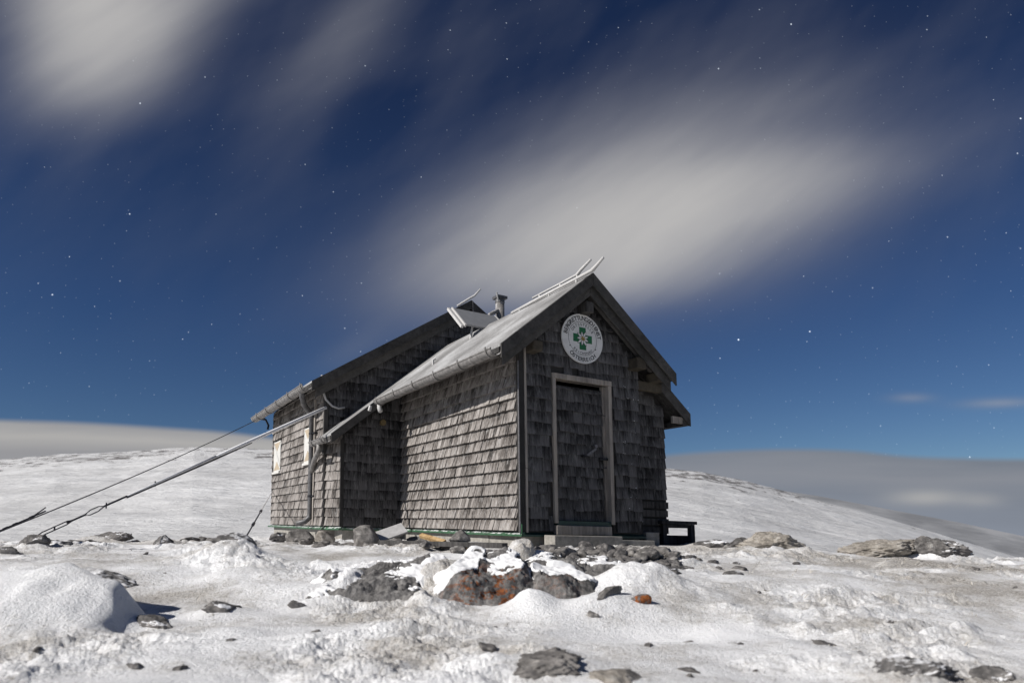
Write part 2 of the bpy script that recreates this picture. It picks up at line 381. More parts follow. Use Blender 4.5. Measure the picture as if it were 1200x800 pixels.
def build_terrain():
    a0 = math.radians(41)
    rings = np.concatenate([np.geomspace(1.5, 16, 620), np.geomspace(16.15, 60, 110), np.geomspace(61, R_RIDGE * 1.6, 260), np.geomspace(400, 2500, 12)])
    ang = np.linspace(-a0, a0, 1050)
    A, R = np.meshgrid(ang, rings, indexing='xy')
    x = R * np.sin(A); y = R * np.cos(A)
    # the hill is ruled on depth, so its crest is one ring
    z = height(x.ravel(), y.ravel()); x = x.ravel(); y = y.ravel()
    nr, na = len(rings), len(ang)
    i, j = np.meshgrid(np.arange(nr - 1), np.arange(na - 1), indexing='ij')
    q = np.stack([i * na + j, i * na + j + 1, (i + 1) * na + j + 1, (i + 1) * na + j], -1).reshape(-1, 4)
    # the remaining circle, coarser, stitched on the same rays at both ends
    ang2 = a0 + (2 * math.pi - 2 * a0) * (.5 - .5 * np.cos(np.linspace(0, math.pi, 230)))
    A2, R2 = np.meshgrid(ang2, rings, indexing='xy')
    x2 = (R2 * np.sin(A2)).ravel(); y2 = (R2 * np.cos(A2)).ravel(); z2 = height(x2, y2)
    n2r, n2a = R2.shape
    i, j = np.meshgrid(np.arange(n2r - 1), np.arange(n2a - 1), indexing='ij')
    q2 = np.stack([i * n2a + j, i * n2a + j + 1, (i + 1) * n2a + j + 1, (i + 1) * n2a + j], -1).reshape(-1, 4) + len(x)
    X = np.concatenate([x, x2]); Y = np.concatenate([y, y2]); Z = np.concatenate([z, z2]); Q = np.concatenate([q, q2])
    # cap under the camera
    o = len(X); X = np.append(X, 0.); Y = np.append(Y, 0.); Z = np.append(Z, -.85)
    inner = np.concatenate([np.arange(na), o - len(x2) + np.arange(n2a)])
    tri = np.array([[o, inner[k + 1], inner[k]] for k in range(len(inner) - 1)])
    me = bpy.data.meshes.new('snow_ground')
    nq, ntri = len(Q), len(tri)
    me.vertices.add(len(X)); me.vertices.foreach_set('co', np.stack([X, Y, Z], -1).astype(np.float32).ravel())
    me.loops.add(nq * 4 + ntri * 3)
    Q = Q[:, ::-1]; tri = tri[:, ::-1]
    me.loops.foreach_set('vertex_index', np.concatenate([Q.ravel(), tri.ravel()]).astype(np.int32))
    me.polygons.add(nq + ntri)
    me.polygons.foreach_set('loop_start', np.concatenate([np.arange(nq) * 4, nq * 4 + np.arange(ntri) * 3]).astype(np.int32))
    me.polygons.foreach_set('loop_total', np.concatenate([np.full(nq, 4), np.full(ntri, 3)]).astype(np.int32))
    r = np.sqrt(X * X + Y * Y)
    turf = .51 + .85 * fbm(X * .5, Y * .6, 4, 11.) + .25 * fbm(X * 2.5, Y * 3, 3, 12.)
    turf -= .9 * bumpf(X, Y, -3.2, 4.75, 1.0, .6, 1., .1, 2.) + 1.0 * bumpf(X, Y, 1.05, 4.55, .62, .30, 1., .2, 2.) + .5 * bumpf(X, Y, -1.3, 4.3, .6, .4, 1., 0, 2.)
    turf += .30 * bumpf(X, Y, 3.6, 8.4, 2.6, 1.3, 1., 0, 2.) + .15 * bumpf(X, Y, -2., 9.5, 2.2, 1., 1.)
    bare = .18 + .55 * fbm(X * 1.1, Y * 1.6, 4, 21.)
    bare += .25 * bumpf(X, Y, .9, 8.7, 1.0, .7, 1., .5) + .3 * bumpf(X, Y, -2.0, 5.3, .5, .2, 1.)
    bare *= sstep(17, 12, r)
    for nm, val in (('turf', turf), ('bare', bare)):
        a = me.attributes.new(nm, 'FLOAT', 'POINT'); a.data.foreach_set('value', val.astype(np.float32))
    T = np.clip((Y - 34) / (R_RIDGE - 34), 0, 1.)
    U = np.where(Y > .3, X / np.maximum(Y, .3), 0)
    rocky = .16 + .58 * sstep(.38, .72, T) * (1 - .3 * sstep(.97, 1., T)) + .45 * fbm(X * .018, Y * .03, 3, 31.) + .10 * sstep(.45, .8, T) * sstep(.1, .3, U) - .55 * sstep(.35, .6, U)
    a = me.attributes.new('rocky', 'FLOAT', 'POINT'); a.data.foreach_set('value', rocky.astype(np.float32))
    me.materials.append(M_ground); me.materials.append(M_hill)
    rf = np.sqrt(X[Q[:, 0]] ** 2 + Y[Q[:, 0]] ** 2)
    me.polygons.foreach_set('material_index', np.concatenate([(rf > 24).astype(np.int32), np.zeros(ntri, np.int32)]))
    me.polygons.foreach_set('use_smooth', np.ones(nq + ntri, bool))
    global TURF
    TURF = lambda gx, gy: .44 + .60 * fbm(gx * .5, gy * .6, 4, 11.) + .25 * fbm(gx * 2.5, gy * 3, 3, 12.) - .9 * bumpf(gx, gy, -3.2, 4.75, 1.0, .6, 1., .1, 2.) - 1.0 * bumpf(gx, gy, 1.05, 4.55, .62, .30, 1., .2, 2.) - .5 * bumpf(gx, gy, -1.3, 4.3, .6, .4, 1., 0, 2.) + .30 * bumpf(gx, gy, 3.2, 8.2, 2.6, 1.6, 1., 0, 2.)
    me.update(calc_edges=True); me.validate()
    o = bpy.data.objects.new('snow_ground', me); COL.objects.link(o)
    return tag(o, kind='structure')
def far_mat():
    m, nt, b = mat('cloud_shaded_snow'); n1 = noise(nt, coords(nt, (.004, .010, .02)), 1.0, 8, .65)  # cloud shade on the far slope, put into a darker snow colour
    L(nt, ramp(nt, n1, [(.38, (.20, .205, .215)), (.5, (.27, .275, .285)), (.62, (.36, .362, .37))]), b.inputs['Base Color']); b.inputs['Roughness'].default_value = .85; return m
def far_ridge():
    """pale far slope that falls to the right behind the hill"""
    pts = [(700, 560), (860, 566), (960, 581), (1050, 598), (1120, 611), (1200, 628), (1400, 665), (1800, 705)]
    us = np.linspace(px_uv(*pts[0])[0], px_uv(*pts[-1])[0], 160); uu, vv = zip(*[px_uv(*p) for p in pts])
    m = MB(); D = 1500.; n = len(us); k = 26
    for i, u in enumerate(us):
        top = np.interp(u, uu, vv) * D
        for j in range(k):
            t = j / (k - 1); y = D - 700 * t + 300 * t * t; x = u * D - 60 * t
            z = top - 190 * t - 60 * t * t + 9 * float(fbm(np.array([x * .006]), np.array([y * .01]), 4, 5.)[0]) * min(1, 4 * t)
            m.v.append((x, y, z))
    for i in range(n - 1):
        for j in range(k - 1):
            m.f.append([i * k + j, (i + 1) * k + j, (i + 1) * k + j + 1, i * k + j + 1]); m.t.append(.5); m.mi.append(0)
    o = m.build('far_slope', far_mat(), smooth=True); return tag(o, kind='structure')
far_ridge()

# ------------------------------------------------------------------ rocks
def rock_mesh(size, seed, rough=.22, sub=4, facets=9, M_=None):
    """a stone: sphere cut by random planes, then roughened"""
    import bmesh
    rs = np.random.RandomState(seed)
    bm = bmesh.new(); bmesh.ops.create_icosphere(bm, subdivisions=sub, radius=1.)
    v = np.array([p.co for p in bm.verts])
    for k in range(facets):
        n = rs.normal(size=3); n[2] *= .8; n /= np.linalg.norm(n); d = rs.uniform(.5, .85)
        e = v @ n - d; v = v - np.outer(np.maximum(e, 0) * .93, n)
    o1, o2 = rs.rand() * 50, rs.rand() * 50
    a = fbm(v[:, 0] * 1.7 + o1 + v[:, 2], v[:, 1] * 1.7 + o2 - v[:, 2] * .7, 4)
    b = fbm(v[:, 0] * 5 + o2 - v[:, 2] * 3, v[:, 1] * 5 + o1 + v[:, 2] * 4, 3)
    c = np.abs(fbm(v[:, 0] * 9 + o1 + v[:, 2] * 6, v[:, 1] * 9 + o2 - v[:, 2] * 5, 4)); e_ = np.abs(fbm(v[:, 0] * 2.5 + o2 + v[:, 2] * 2, v[:, 1] * 2.5 - v[:, 2] * 2.2, 3))
    v = v * (1 + rough * a + rough * .45 * b - rough * .35 * c - rough * .4 * e_)[:, None] * np.array(size)
    for p, c in zip(bm.verts, v): p.co = c
    me = bpy.data.meshes.new('stone'); bm.to_mesh(me); bm.free()
    me.polygons.foreach_set('use_smooth', [True] * len(me.polygons)); me.materials.append(M_); me.update()
    return me
SPECS = []
def rock(*a, **k): SPECS.append((a, k))
def make_rock(name, label, cat, px, d, size, seed, m, sink=.35, rz=0., tilt=(0, 0), rough=.22, sub=4, facets=9, group=None, dz=0., mound=None):
    u = px_uv(px, 640)[0]; x, y = u * d, d
    me = rock_mesh(size, seed, rough, sub, facets, m); me.name = name
    o = bpy.data.objects.new(name, me); COL.objects.link(o)
    o.location = (x, y, BASEZ[id(size)] + size[2] * (1 - 2 * sink) + dz); o.rotation_euler = (tilt[0], tilt[1], rz)
    return tag(o, label, cat, group)
BASEZ = {}
def flush_rocks():
    for a, k in SPECS:
        u = px_uv(a[3], 640)[0]; x, y = u * a[4], a[4]
        BASEZ[id(a[5])] = float(height(np.array([x]), np.array([y]), False)[0])
    for a, k in SPECS:
        mo = k.get('mound', .55 if max(a[5]) > .115 and a[0] not in ('rubble_stone', 'foot_stone', 'leaning_stone', 'block_stone', 'skyline_stone') else 0)
        if mo:
            u = px_uv(a[3], 640)[0]; MOUNDS.append((u * a[4], a[4], max(a[5][0], a[5][1]) * 1.12, a[5][2] * mo))
            k['_m'] = 1
    for a, k in SPECS:
        if not k.pop('_m', 0):
            u = px_uv(a[3], 640)[0]; BASEZ[id(a[5])] = float(height(np.array([u * a[4]]), np.array([a[4]]), False)[0])
    build_terrain()
    for a, k in SPECS: make_rock(*a, **k)

# the outcrop in front of the hut
rock('flat_stone', 'small bent grey slab lying in clean snow, just right of the lichen-spotted outcrop', 'rock', 708, 5.15, (.19, .07, .07), 41, M_rock_bare, .42, .55, (.2, -.25), .18, 5)
rock('rusty_stone', 'small rust-brown stone with a snow spot, right of the bent grey slab', 'rock', 748, 5.15, (.085, .05, .05), 44, M_rock_lichen, .45, 0, (0, 0), .2, 4)
rock('foreground_slab', 'wide grey slab breaking the snow at the bottom edge, in the middle', 'rock', 640, 3.60, (.27, .24, .12), 51, M_rock_bare, .46, .1, (.1, .05), .24, 6, 12)
rock('foreground_slab', 'pale rounded slab beside the wide grey slab at the bottom edge', 'rock', 720, 3.35, (.2, .16, .08), 53, M_rock_pale, .50, .3, (0, .1), .2, 5)
rock('foreground_slab', 'dark grey snow-dusted slab at the bottom right corner', 'rock', 1048, 3.50, (.30, .18, .11), 57, M_rock_snowy, .44, .1, (.15, -.05), .28, 6, 12)
rock('foreground_slab', 'small dark stone half under snow, at the bottom right beside the dark slab', 'rock', 1148, 3.62, (.11, .08, .06), 58, M_rock, .46, .1, (.15, -.05), .24, 5)
# rim of the knoll on the right
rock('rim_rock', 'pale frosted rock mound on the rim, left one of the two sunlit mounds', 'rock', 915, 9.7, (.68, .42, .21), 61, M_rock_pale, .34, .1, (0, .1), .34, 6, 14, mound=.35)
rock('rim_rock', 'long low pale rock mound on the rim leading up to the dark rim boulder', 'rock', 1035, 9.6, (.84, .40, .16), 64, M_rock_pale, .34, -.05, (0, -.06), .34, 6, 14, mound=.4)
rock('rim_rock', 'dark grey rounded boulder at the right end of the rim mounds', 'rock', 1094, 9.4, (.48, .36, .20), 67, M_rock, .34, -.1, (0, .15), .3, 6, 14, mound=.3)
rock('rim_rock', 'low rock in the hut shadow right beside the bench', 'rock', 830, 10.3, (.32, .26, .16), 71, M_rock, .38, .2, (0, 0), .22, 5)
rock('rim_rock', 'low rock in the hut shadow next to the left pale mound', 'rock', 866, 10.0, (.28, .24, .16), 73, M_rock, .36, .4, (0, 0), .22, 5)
# left rim
rock('anchor_rock', 'dark rock that holds the thick guy cable at the left', 'rock', 38, 8.0, (.17, .15, .13), 81, M_rock, .30, .3, (0, 0), .2, 5)
rock('rim_rock', 'flat grey rock right of the cable anchor rock', 'rock', 66, 8.3, (.28, .18, .10), 83, M_rock, .32, .0, (0, .1), .2, 5)
rock('rim_rock', 'low dark rock at the left edge below the thin guy cable', 'rock', 4, 7.6, (.18, .14, .09), 85, M_rock, .32, .0, (0, .1), .2, 4)
rock('rim_rock', 'snow-dusted stone on the left plateau in front of the far slope', 'rock', 192, 9.2, (.17, .15, .12), 87, M_rock_snowy, .32, .0, (0, .1), .22, 5)
rock('rim_rock', 'thin dark rim ledge on the skyline below the thick cable', 'rock', 126, 12.4, (.42, .2, .12), 88, M_rock, .36, .1, (0, -.12), .25, 5)
rock('rim_rock', 'snowy stone with a shaded side, left of the thin stay cable foot', 'rock', 272, 7.6, (.26, .2, .16), 89, M_rock_snowy, .36, .2, (0, .1), .15, 5)
rock('rim_rock', 'dark stone at the foot of the thin stay cable', 'rock', 284, 9.9, (.13, .12, .11), 90, M_rock, .30, .2, (0, .1), .2, 4)
for k, (px, d) in enumerate(((155, 12.6), (172, 12.9), (222, 12.2), (236, 13.2), (250, 12.4), (90, 11.8), (108, 11.2))):
    rock('skyline_stone', 'small dark stone poking from the snow along the left skyline', 'stone', px, d, (.16 + .05 * (k % 3), .12, .07), 300 + k, M_rock, .34, k * .7, (0, 0), .25, 3, group='small stones along the left skyline')
rock('turf_hump', 'dark bare hump in the snow between the drift and the outcrop', 'rock', 262, 5.1, (.17, .12, .07), 92, M_rock, .36, .1, (0, .05), .25, 4)
rock('drift_rock', 'dark rock crest showing along the top of the big snow drift', 'rock', 110, 5.15, (.40, .12, .09), 94, M_rock_snowy, .42, -.2, (0, .12), .22, 5)
rock('drift_rock', 'dark shaded rock at the right end of the snow drift', 'rock', 184, 4.72, (.16, .12, .08), 95, M_rock, .38, -.2, (0, .12), .22, 5)

# stones under the long side of the hut
rock('leaning_stone', 'tall pointed grey stone standing before the dark wall recess', 'stone', 430, 9.6, (.24, .17, .21), 101, M_rock_bare, .22, .2, (0, .1), .15, 4, 12)
rock('leaning_stone', 'angular grey stone propped before the lit porch wall', 'stone', 540, 8.9, (.18, .11, .12), 104, M_rock_bare, .12, .5, (.2, -.3), .12, 4, 12, dz=.05)
rock('block_stone', 'tan squared stone under the left hut wall by the rainwater pipe', 'stone', 381, 11.6, (.17, .13, .17), 106, M_rock_pale, .25, .4, (0, 0), .1, 4, 12)
rock('block_stone', 'dark grey slab leaning below the rainwater pipe', 'stone', 352, 12.2, (.28, .16, .18), 108, M_rock_bare, .3, .2, (0, .25), .18, 4, 12)
rock('block_stone', 'low dark stone at the far left corner of the hut', 'stone', 326, 12.6, (.22, .15, .12), 110, M_rock, .3, .2, (0, 0), .2, 4)
rock('block_stone', 'pale flat stone among the planks below the dark wall recess', 'stone', 492, 9.9, (.24, .14, .11), 112, M_rock_bare, .3, -.2, (0, .3), .15, 4, 12)
G = 'rubble stones piled in front of the concrete step'
n = 0
for k in range(150):
    px = 628 + (k * 37 % 165) + random.uniform(-4, 4); t = random.random() ** .8; d = 8.35 + .0045 * (px - 640) - 2.1 * t
    s = random.uniform(.035, .105) * (1.0 if px < 790 else .7)
    rock('rubble_stone', 'angular frosted rubble stone in the pile before the concrete step', 'stone', px, d, (s * random.uniform(1, 1.8), s, s * random.uniform(.45, .85)), 500 + k, (M_rubble, M_rubble, M_rock_bare)[k % 3], .24, random.uniform(0, 3), (random.uniform(-.4, .4), random.uniform(-.4, .4)), .18, 3, 10, G)
G = 'rubble stones scattered right of the pile'
for k in range(16):
    px = random.uniform(775, 870); d = random.uniform(6.3, 7.6); s = random.uniform(.03, .08)
    rock('scattered_stone', 'small dark stone scattered on frozen turf right of the rubble pile', 'stone', px, d, (s * 1.7, s, s * .5), 700 + k, M_rock, .3, random.uniform(0, 3), (0, 0), .2, 3, 10, G)
G = 'pebbles along the foot of the left hut wall'
for k in range(46):
    px = random.uniform(322, 600); d = np.interp(px, [320, 400, 470, 610], [13.2, 10.9, 10.2, 8.75]) - random.uniform(.0, 1.5); s = random.uniform(.035, .11)
    rock('foot_stone', 'loose frosted stone along the foot of the left hut wall', 'stone', px, d, (s * 1.5, s, s * .6), 800 + k, M_rubble if k % 3 else M_rock_bare, .28, random.uniform(0, 3), (random.uniform(-.3, .3), 0), .2, 3, 10, G)

G = 'small stones frozen into the snow crust'
random.seed(21)
for k in range(52):
    px = random.uniform(-40, 1240); d = 3.3 * (11.5 / 3.3) ** random.random(); s = random.choice((.018, .022, .028, .035, .05))
    if 360 < px < 800 and 5.0 < d: continue
    if px < 200 and 4.2 < d < 5.6: continue
    if px > 560 and d > 9: continue
    rock('embedded_stone', 'small dark stone frozen into the snow crust', 'stone', px, d, (s * random.uniform(1, 2.2), s * 1.1, s * .7), 1000 + k, (M_rock, M_rock_bare, M_rubble)[k % 3], random.choice((.45, .52, .58)), random.uniform(0, 3), (random.uniform(-.5, .5), random.uniform(-.5, .5)), .4, 3, 14, G)
flush_rocks()

def outcrop():
    """one broad low outcrop, its blocks joined, half plastered with snow"""
    nx, ny = 620, 360
    gx, gy = np.meshgrid(np.linspace(-2.0, 1.75, nx), np.linspace(5.0, 7.5, ny), indexing='xy'); x = gx.ravel(); y = gy.ravel()
    wx = x + .10 * perlin(x * 2.1 + 4, y * 2.1) + .035 * perlin(x * 7, y * 7 + 5); wy = y + .10 * perlin(x * 2.1, y * 2.1 + 9) + .035 * perlin(x * 7 + 3, y * 7)
    def block(px, d, rx, ry, H, rot=0., tx=0., ty=0., p=3.):
        cx = px_uv(px, 640)[0] * d; c, s_ = math.cos(rot), math.sin(rot); a = (c * (wx - cx) + s_ * (wy - d)) / rx; b = (-s_ * (wx - cx) + c * (wy - d)) / ry
        q = (np.abs(a) ** p + np.abs(b) ** p) ** (1 / p)
        return H * (1 + tx * np.clip(a, -1.2, 1.2) + ty * np.clip(b, -1.2, 1.2)) * np.clip((1.18 - q) * 1.75, -1, 1)
    R = np.full_like(x, -1.)
    for bl in ((425, 5.80, .46, .42, .20, .15, .30, .25), (478, 5.92, .42, .46, .25, -.1, .15, .25), (572, 5.80, .46, .50, .33, -.06, .0, .25), (655, 5.68, .28, .34, .26, .3, -.2, .2), (600, 6.2, .80, .36, .26, .05, .1, 0),
               (690, 6.5, .55, .32, .18, .1, 0, 0), (760, 6.85, .5, .28, .13, -.1, 0, 0), (640, 6.85, .5, .3, .13, .2, 0, 0), (392, 5.5, .2, .16, .10, .2, 0, 0)):
        R = np.maximum(R, block(*bl))
    e = fbm(x * 3.2, y * 4.5, 4, 41.); lay = fbm(x * 1.2 + y * 2, y * 9 - x * 3, 4, 44.); f = fbm(x * 14, y * 16, 3, 45.)
    st = np.floor(R * 16 + 1.3 * e) / 16
    Rr = .72 * R + .28 * (st + .03) + .085 * e + .035 * lay + .022 * np.abs(f) - .05 * np.abs(fbm(x * 6, y * 7, 3, 47.)) 
    g2 = lambda q: q.reshape(ny, nx)
    Rs = np.maximum(R + .085 * e, -.15); dy_, dx_ = np.gradient(g2(Rs), 2.5 / (ny - 1), 3.75 / (nx - 1)); nz = (1 / np.sqrt(1 + dx_ ** 2 + dy_ ** 2)).ravel()
    ks = nz + .95 * fbm(x * 1.7, y * 1.9, 3, 61.) + .16 * fbm(x * 8, y * 8, 3, 62.) - .42 * bumpf(x, y, px_uv(572, 640)[0] * 5.45, 5.45, .36, .26, 1., 0, 2.) + .5 * (cush(x, y) > .07) - .30 * bumpf(x, y, px_uv(450, 640)[0] * 5.65, 5.65, .50, .30, 1., 0, 2.) - .25 * bumpf(x, y, px_uv(720, 640)[0] * 6.8, 6.8, .8, .4, 1., 0, 2.)
    sn = sstep(.80, .90, ks); Rr = Rr * (1 - sn) + sn * (Rs + .022)
    mo = height_smooth(x, y) - cush(x, y)
    z = np.where(R > -.05, mo - .075 + np.maximum(Rr * .90, -.1), mo - .2)
    edge = np.minimum.reduce([x + 2.0, 1.75 - x, y - 5.0, 7.5 - y]); z = np.where(edge < .02, mo - .4, z)
    lich = bumpf(x, y, px_uv(572, 640)[0] * 5.45, 5.45, .31, .28, 1., 0, 2.) + .25 * bumpf(x, y, px_uv(658, 640)[0] * 5.5, 5.5, .14, .2, 1., 0, 2.) 
    i, j = np.meshgrid(np.arange(ny - 1), np.arange(nx - 1), indexing='ij'); k = (i * nx + j).ravel()
    Q = np.stack([k, k + 1, k + nx + 1, k + nx], -1); zz = z[Q].max(1); Q = Q[zz > (mo[Q[:, 0]] - .15)]
    me = bpy.data.meshes.new('rock_outcrop'); used, inv = np.unique(Q, return_inverse=True); Q = inv.reshape(-1, 4)
    me.vertices.add(len(used)); me.vertices.foreach_set('co', np.stack([x, y, z], -1)[used].astype(np.float32).ravel())
    me.loops.add(len(Q) * 4); me.loops.foreach_set('vertex_index', Q.ravel().astype(np.int32)); me.polygons.add(len(Q))
    me.polygons.foreach_set('loop_start', (np.arange(len(Q)) * 4).astype(np.int32)); me.polygons.foreach_set('loop_total', np.full(len(Q), 4, np.int32))
    me.polygons.foreach_set('use_smooth', np.ones(len(Q), bool))
    at_ = me.attributes.new('lichen', 'FLOAT', 'POINT'); at_.data.foreach_set('value', lich[used].astype(np.float32))
    at_ = me.attributes.new('snow', 'FLOAT', 'POINT'); at_.data.foreach_set('value', sn[used].astype(np.float32))
    me.materials.append(M_outcrop); me.update(calc_edges=True)
    o = bpy.data.objects.new('rock_outcrop', me); COL.objects.link(o)
    tag(o, 'broad low grey rock outcrop plastered with snow, orange lichen on its middle face', 'rock outcrop')
outcrop()

def frozen_grass():
    m_, nt, b = mat('frosted_grass_blades'); t = attr(nt, 'tone')
    L(nt, ramp(nt, t, [(.15, (.13, .10, .07)), (.5, (.36, .315, .25)), (.85, (.66, .64, .60))]), b.inputs['Base Color']); b.inputs['Roughness'].default_value = .9
    rs = np.random.RandomState(3); n = 2600
    d = 2.6 * (12.5 / 2.6) ** rs.rand(n); a = np.tan(np.radians(rs.uniform(-40, 40, n))); x = a * d; y = d
    keep = (TURF(x, y) + rs.normal(0, .18, n) > .85) & (rs.rand(n) < 1.); 
    hx, hy = x - OX, y - OY; X = CY * hx + SY * hy; Y = -SY * hx + CY * hy
    keep &= ~((Y > -.45) & (X > -1.6) & (X < 5)) & ~((X > -.1) & (Y > -.5) & (X < 3.5))
    x, y = x[keep], y[keep]; z = height(x, y); m = MB()
    for k in range(len(x)):
        tone0 = rs.normal(.62, .2)
        for q in range(rs.randint(2, 5)):
            bx, by = x[k] + rs.normal(0, .018), y[k] + rs.normal(0, .018); h = rs.uniform(.012, .05); w_ = rs.uniform(.0015, .0035); an = rs.uniform(0, 3.14)
            lx, ly = rs.normal(.5, .6) * h, rs.normal(.1, .5) * h; cx, cy = math.cos(an) * w_, math.sin(an) * w_
            o = len(m.v)
            m.v += [(bx - cx, by - cy, z[k] - .01), (bx + cx, by + cy, z[k] - .01), (bx + lx * .5 + cx * .8, by + ly * .5 + cy * .8, z[k] + h * .65), (bx + lx * .5 - cx * .8, by + ly * .5 - cy * .8, z[k] + h * .65), (bx + lx, by + ly, z[k] + h)]
            tt = float(np.clip(tone0 + rs.normal(0, .1), 0, 1)); m.f += [[o, o + 1, o + 2, o + 3], [o + 3, o + 2, o + 4]]; m.t += [tt, tt]; m.mi += [0, 0]
    tag(m.build('frozen_grass', m_), 'short frosted grass stubs pricking through the crusted snow', 'grass', None, 'stuff')
frozen_grass()

# ------------------------------------------------------------------ the hut
W, SL, RX, RZ = 2.06, .834, 1.03, 3.66
YB, YG, YE = 4.33, 4.86, 9.36             # recess front, main gable, back wall
XB, XM, XC, YC = -1.17, -1.33, 2.82, .30  # left wall of the link, of the main house, right wing
MX, MZ, MSL = 1.594, 4.713, .65
XMR = 2 * MX - XM
def pr(X): return RZ - SL * abs(X - RX)          # porch roof surface
def mr(X): return MZ - MSL * abs(X - MX)         # main roof surface
def eave(Y): return (-.49 - .022 * (Y + .31)) if Y < 4.05 else -1.46     # the roof steps out over the link
HUT = empty('mountain_hut', hut(1.0, 2.0, -.3), 'dark shingled mountain rescue hut with a gabled porch, standing on a snowy knoll', 'hut')

def shingles(fr, s0, s1, t0, top, row=.165, bottom=None, holes=(), wr=(.075, .19), seed=1, out=.034, jit=.011):
    """courses of split shingles, each its own little wedge; fr(s, t, n) -> world, n is outward"""
    rs = random.Random(seed); m = MB(); t = t0; r = 0
    tmax = max(top(s0 + (s1 - s0) * k / 40) for k in range(41))
    while t < tmax:
        s = s0 - rs.uniform(0, .08); rowj = rs.uniform(-.006, .006)
        while s < s1:
            w = rs.uniform(*wr); a, b = max(s, s0), min(s + w - rs.uniform(.002, .007), s1); s += w
            if b - a < .02: continue
            mid = (a + b) / 2
            tb = t + rowj + rs.uniform(-jit, jit) * (r > 0); tt = min(t + row * 1.28, top(a), top(b))
            if tt - tb < .03 or (bottom and tb < bottom(mid)): continue
            if any(x0 < mid < x1 and z0 < tb + .03 and tb < z1 for x0, x1, z0, z1 in holes):
                continue
            for x0, x1, z0, z1 in holes:
                if z0 < tt < z1 + .1 and x0 < mid < x1: tt = min(tt, z0)
                if a < x0 < b and z0 < tb < z1: b = x0
                if a < x1 < b and z0 < tb < z1: a = x1
            o = out + rs.choice((0, 0, 0, .006, -.006, .012)) + rs.uniform(-.005, .005); o2 = .013; k = rs.uniform(-.004, .004); sl_ = rs.uniform(-.7, .7) * jit
            p = [fr(a, tb, .010), fr(a, tb, o + k), fr(b, tb + sl_, o - k), fr(b, tb + sl_, .010)]
            q = [fr(a, tt, .001), fr(a, tt, o2), fr(b, tt, o2), fr(b, tt, .001)]
            for vi in range(4): m.w[len(m.v) + vi] = 1.
            m.hexa(p + q, min(1, max(0, rs.gauss(.5, .24))))
        t += row; r += 1
    return m
def part(name, m, mt, parent=HUT, **k): return m.build(name, mt, parent, **k)

FX = lambda y0: (lambda s, t, n: hut(s, y0 - n, t))      # walls that face the front
LX = lambda x0: (lambda s, t, n: hut(x0 - n, s, t))      # walls that face left

# boarded shells behind the shingles
D0, D1, DZ0, DZ1 = .489, 1.526, .134, 2.134
TH = .10
m = MB()
def gwall(m, x0, x1, y, top, n=8, th=.08, z0=-.03):
    xs = [x0 + (x1 - x0) * i / n for i in range(n + 1)]
    poly = [hut(x0, y, z0), hut(x1, y, z0)] + [hut(x, y, top(x)) for x in reversed(xs)]
    a, b = hut(0, y, 0), hut(0, y + th, 0); return m.prism(poly, (b[0] - a[0], b[1] - a[1], b[2] - a[2]))
def lwall(m, x, y0, y1, top, th=.08, z0=-.03):
    poly = [hut(x, y0, z0), hut(x, y1, z0), hut(x, y1, top(y1)), hut(x, y0, top(y0))]
    a, b = hut(x, 0, 0), hut(x + th, 0, 0); return m.prism(poly, (b[0] - a[0], b[1] - a[1], b[2] - a[2]))
u_ = .12
gwall(m, .0, D0, 0., lambda x: pr(x) - u_); gwall(m, D1, W, 0., lambda x: pr(x) - u_)
gwall(m, D0, D1, .0, lambda x: pr(x) - u_, z0=DZ1)
lwall(m, 0.001, .081, YB, lambda y: pr(0) - u_)
lwall(m, W - .081, .081, YC + .3, lambda y: pr(W) - u_)
part('porch_wall', m, M_wall)
m = MB()
gwall(m, XB, 0.0, YB, lambda x: pr(x) - u_); lwall(m, XB, YB + .081, YG - .001, lambda y: pr(XB) - u_)
part('link_wall', m, M_wall)
m = MB(); gwall(m, W + .002, XC, YC, lambda x: pr(x) - u_); lwall(m, XC - .08, YC + .081, YG - .001, lambda y: pr(XC) - u_)
part('side_wall', m, M_wall)
m = MB(); gwall(m, XM, XMR, YG, lambda x: mr(x) - .1, 24); gwall(m, XM, XMR, YE - .08, lambda x: mr(x) - .1, 24)
lwall(m, XM, YG + .081, YE - .081, lambda y: mr(XM) - .1); lwall(m, XMR - .08, YG + .081, YE - .081, lambda y: mr(XM) - .1)
part('main_wall', m, M_wall)

# shingle skins
LK = lambda s, t, n: hut(XB - .20 * s - n, YB - .01 + .97 * s, t)   # the link's side wall splays out to lap the main corner
m = MB(); o_ = [LK(0, z, .0) for z in (-.03,)]; m.prism([LK(0, -.03, 0), LK(1, -.03, 0), LK(1, pr(XB) - .13, 0), LK(0, pr(XB) - .13, 0)], [hut(.05, 0, 0)[i] - hut(0, 0, 0)[i] for i in range(3)]); part('link_wall', m, M_wall)
hd = [(D0 - .01, D1 + .01, DZ0 - .35, DZ1 + .01)]
part('shingle_cladding', shingles(FX(0), .03, W, .0, lambda s: pr(s) - .16, holes=hd, seed=2, wr=(.09, .21)), M_shingle_shade)
part('shingle_cladding', shingles(LX(0), .05, YB - .01, .0, lambda s: pr(0) - .16, seed=3, wr=(.05, .125), out=.070, jit=.0028), M_shingle_lit)
part('shingle_cladding', shingles(FX(YB), XB + .03, -.03, .0, lambda s: pr(s) - .16, seed=4), M_shingle_shade)
part('shingle_cladding', shingles(LK, .0, 1.0, .0, lambda s: pr(XB) - .16, seed=5, wr=(.1, .2), out=.040, jit=.006), M_shingle_lit)
part('shingle_cladding', shingles(FX(YG), XM + .04, 3.2, 1.2, lambda s: mr(s) - .13, bottom=lambda s: pr(s) - .2, seed=6, wr=(.1, .22), row=.17), M_shingle_shade)
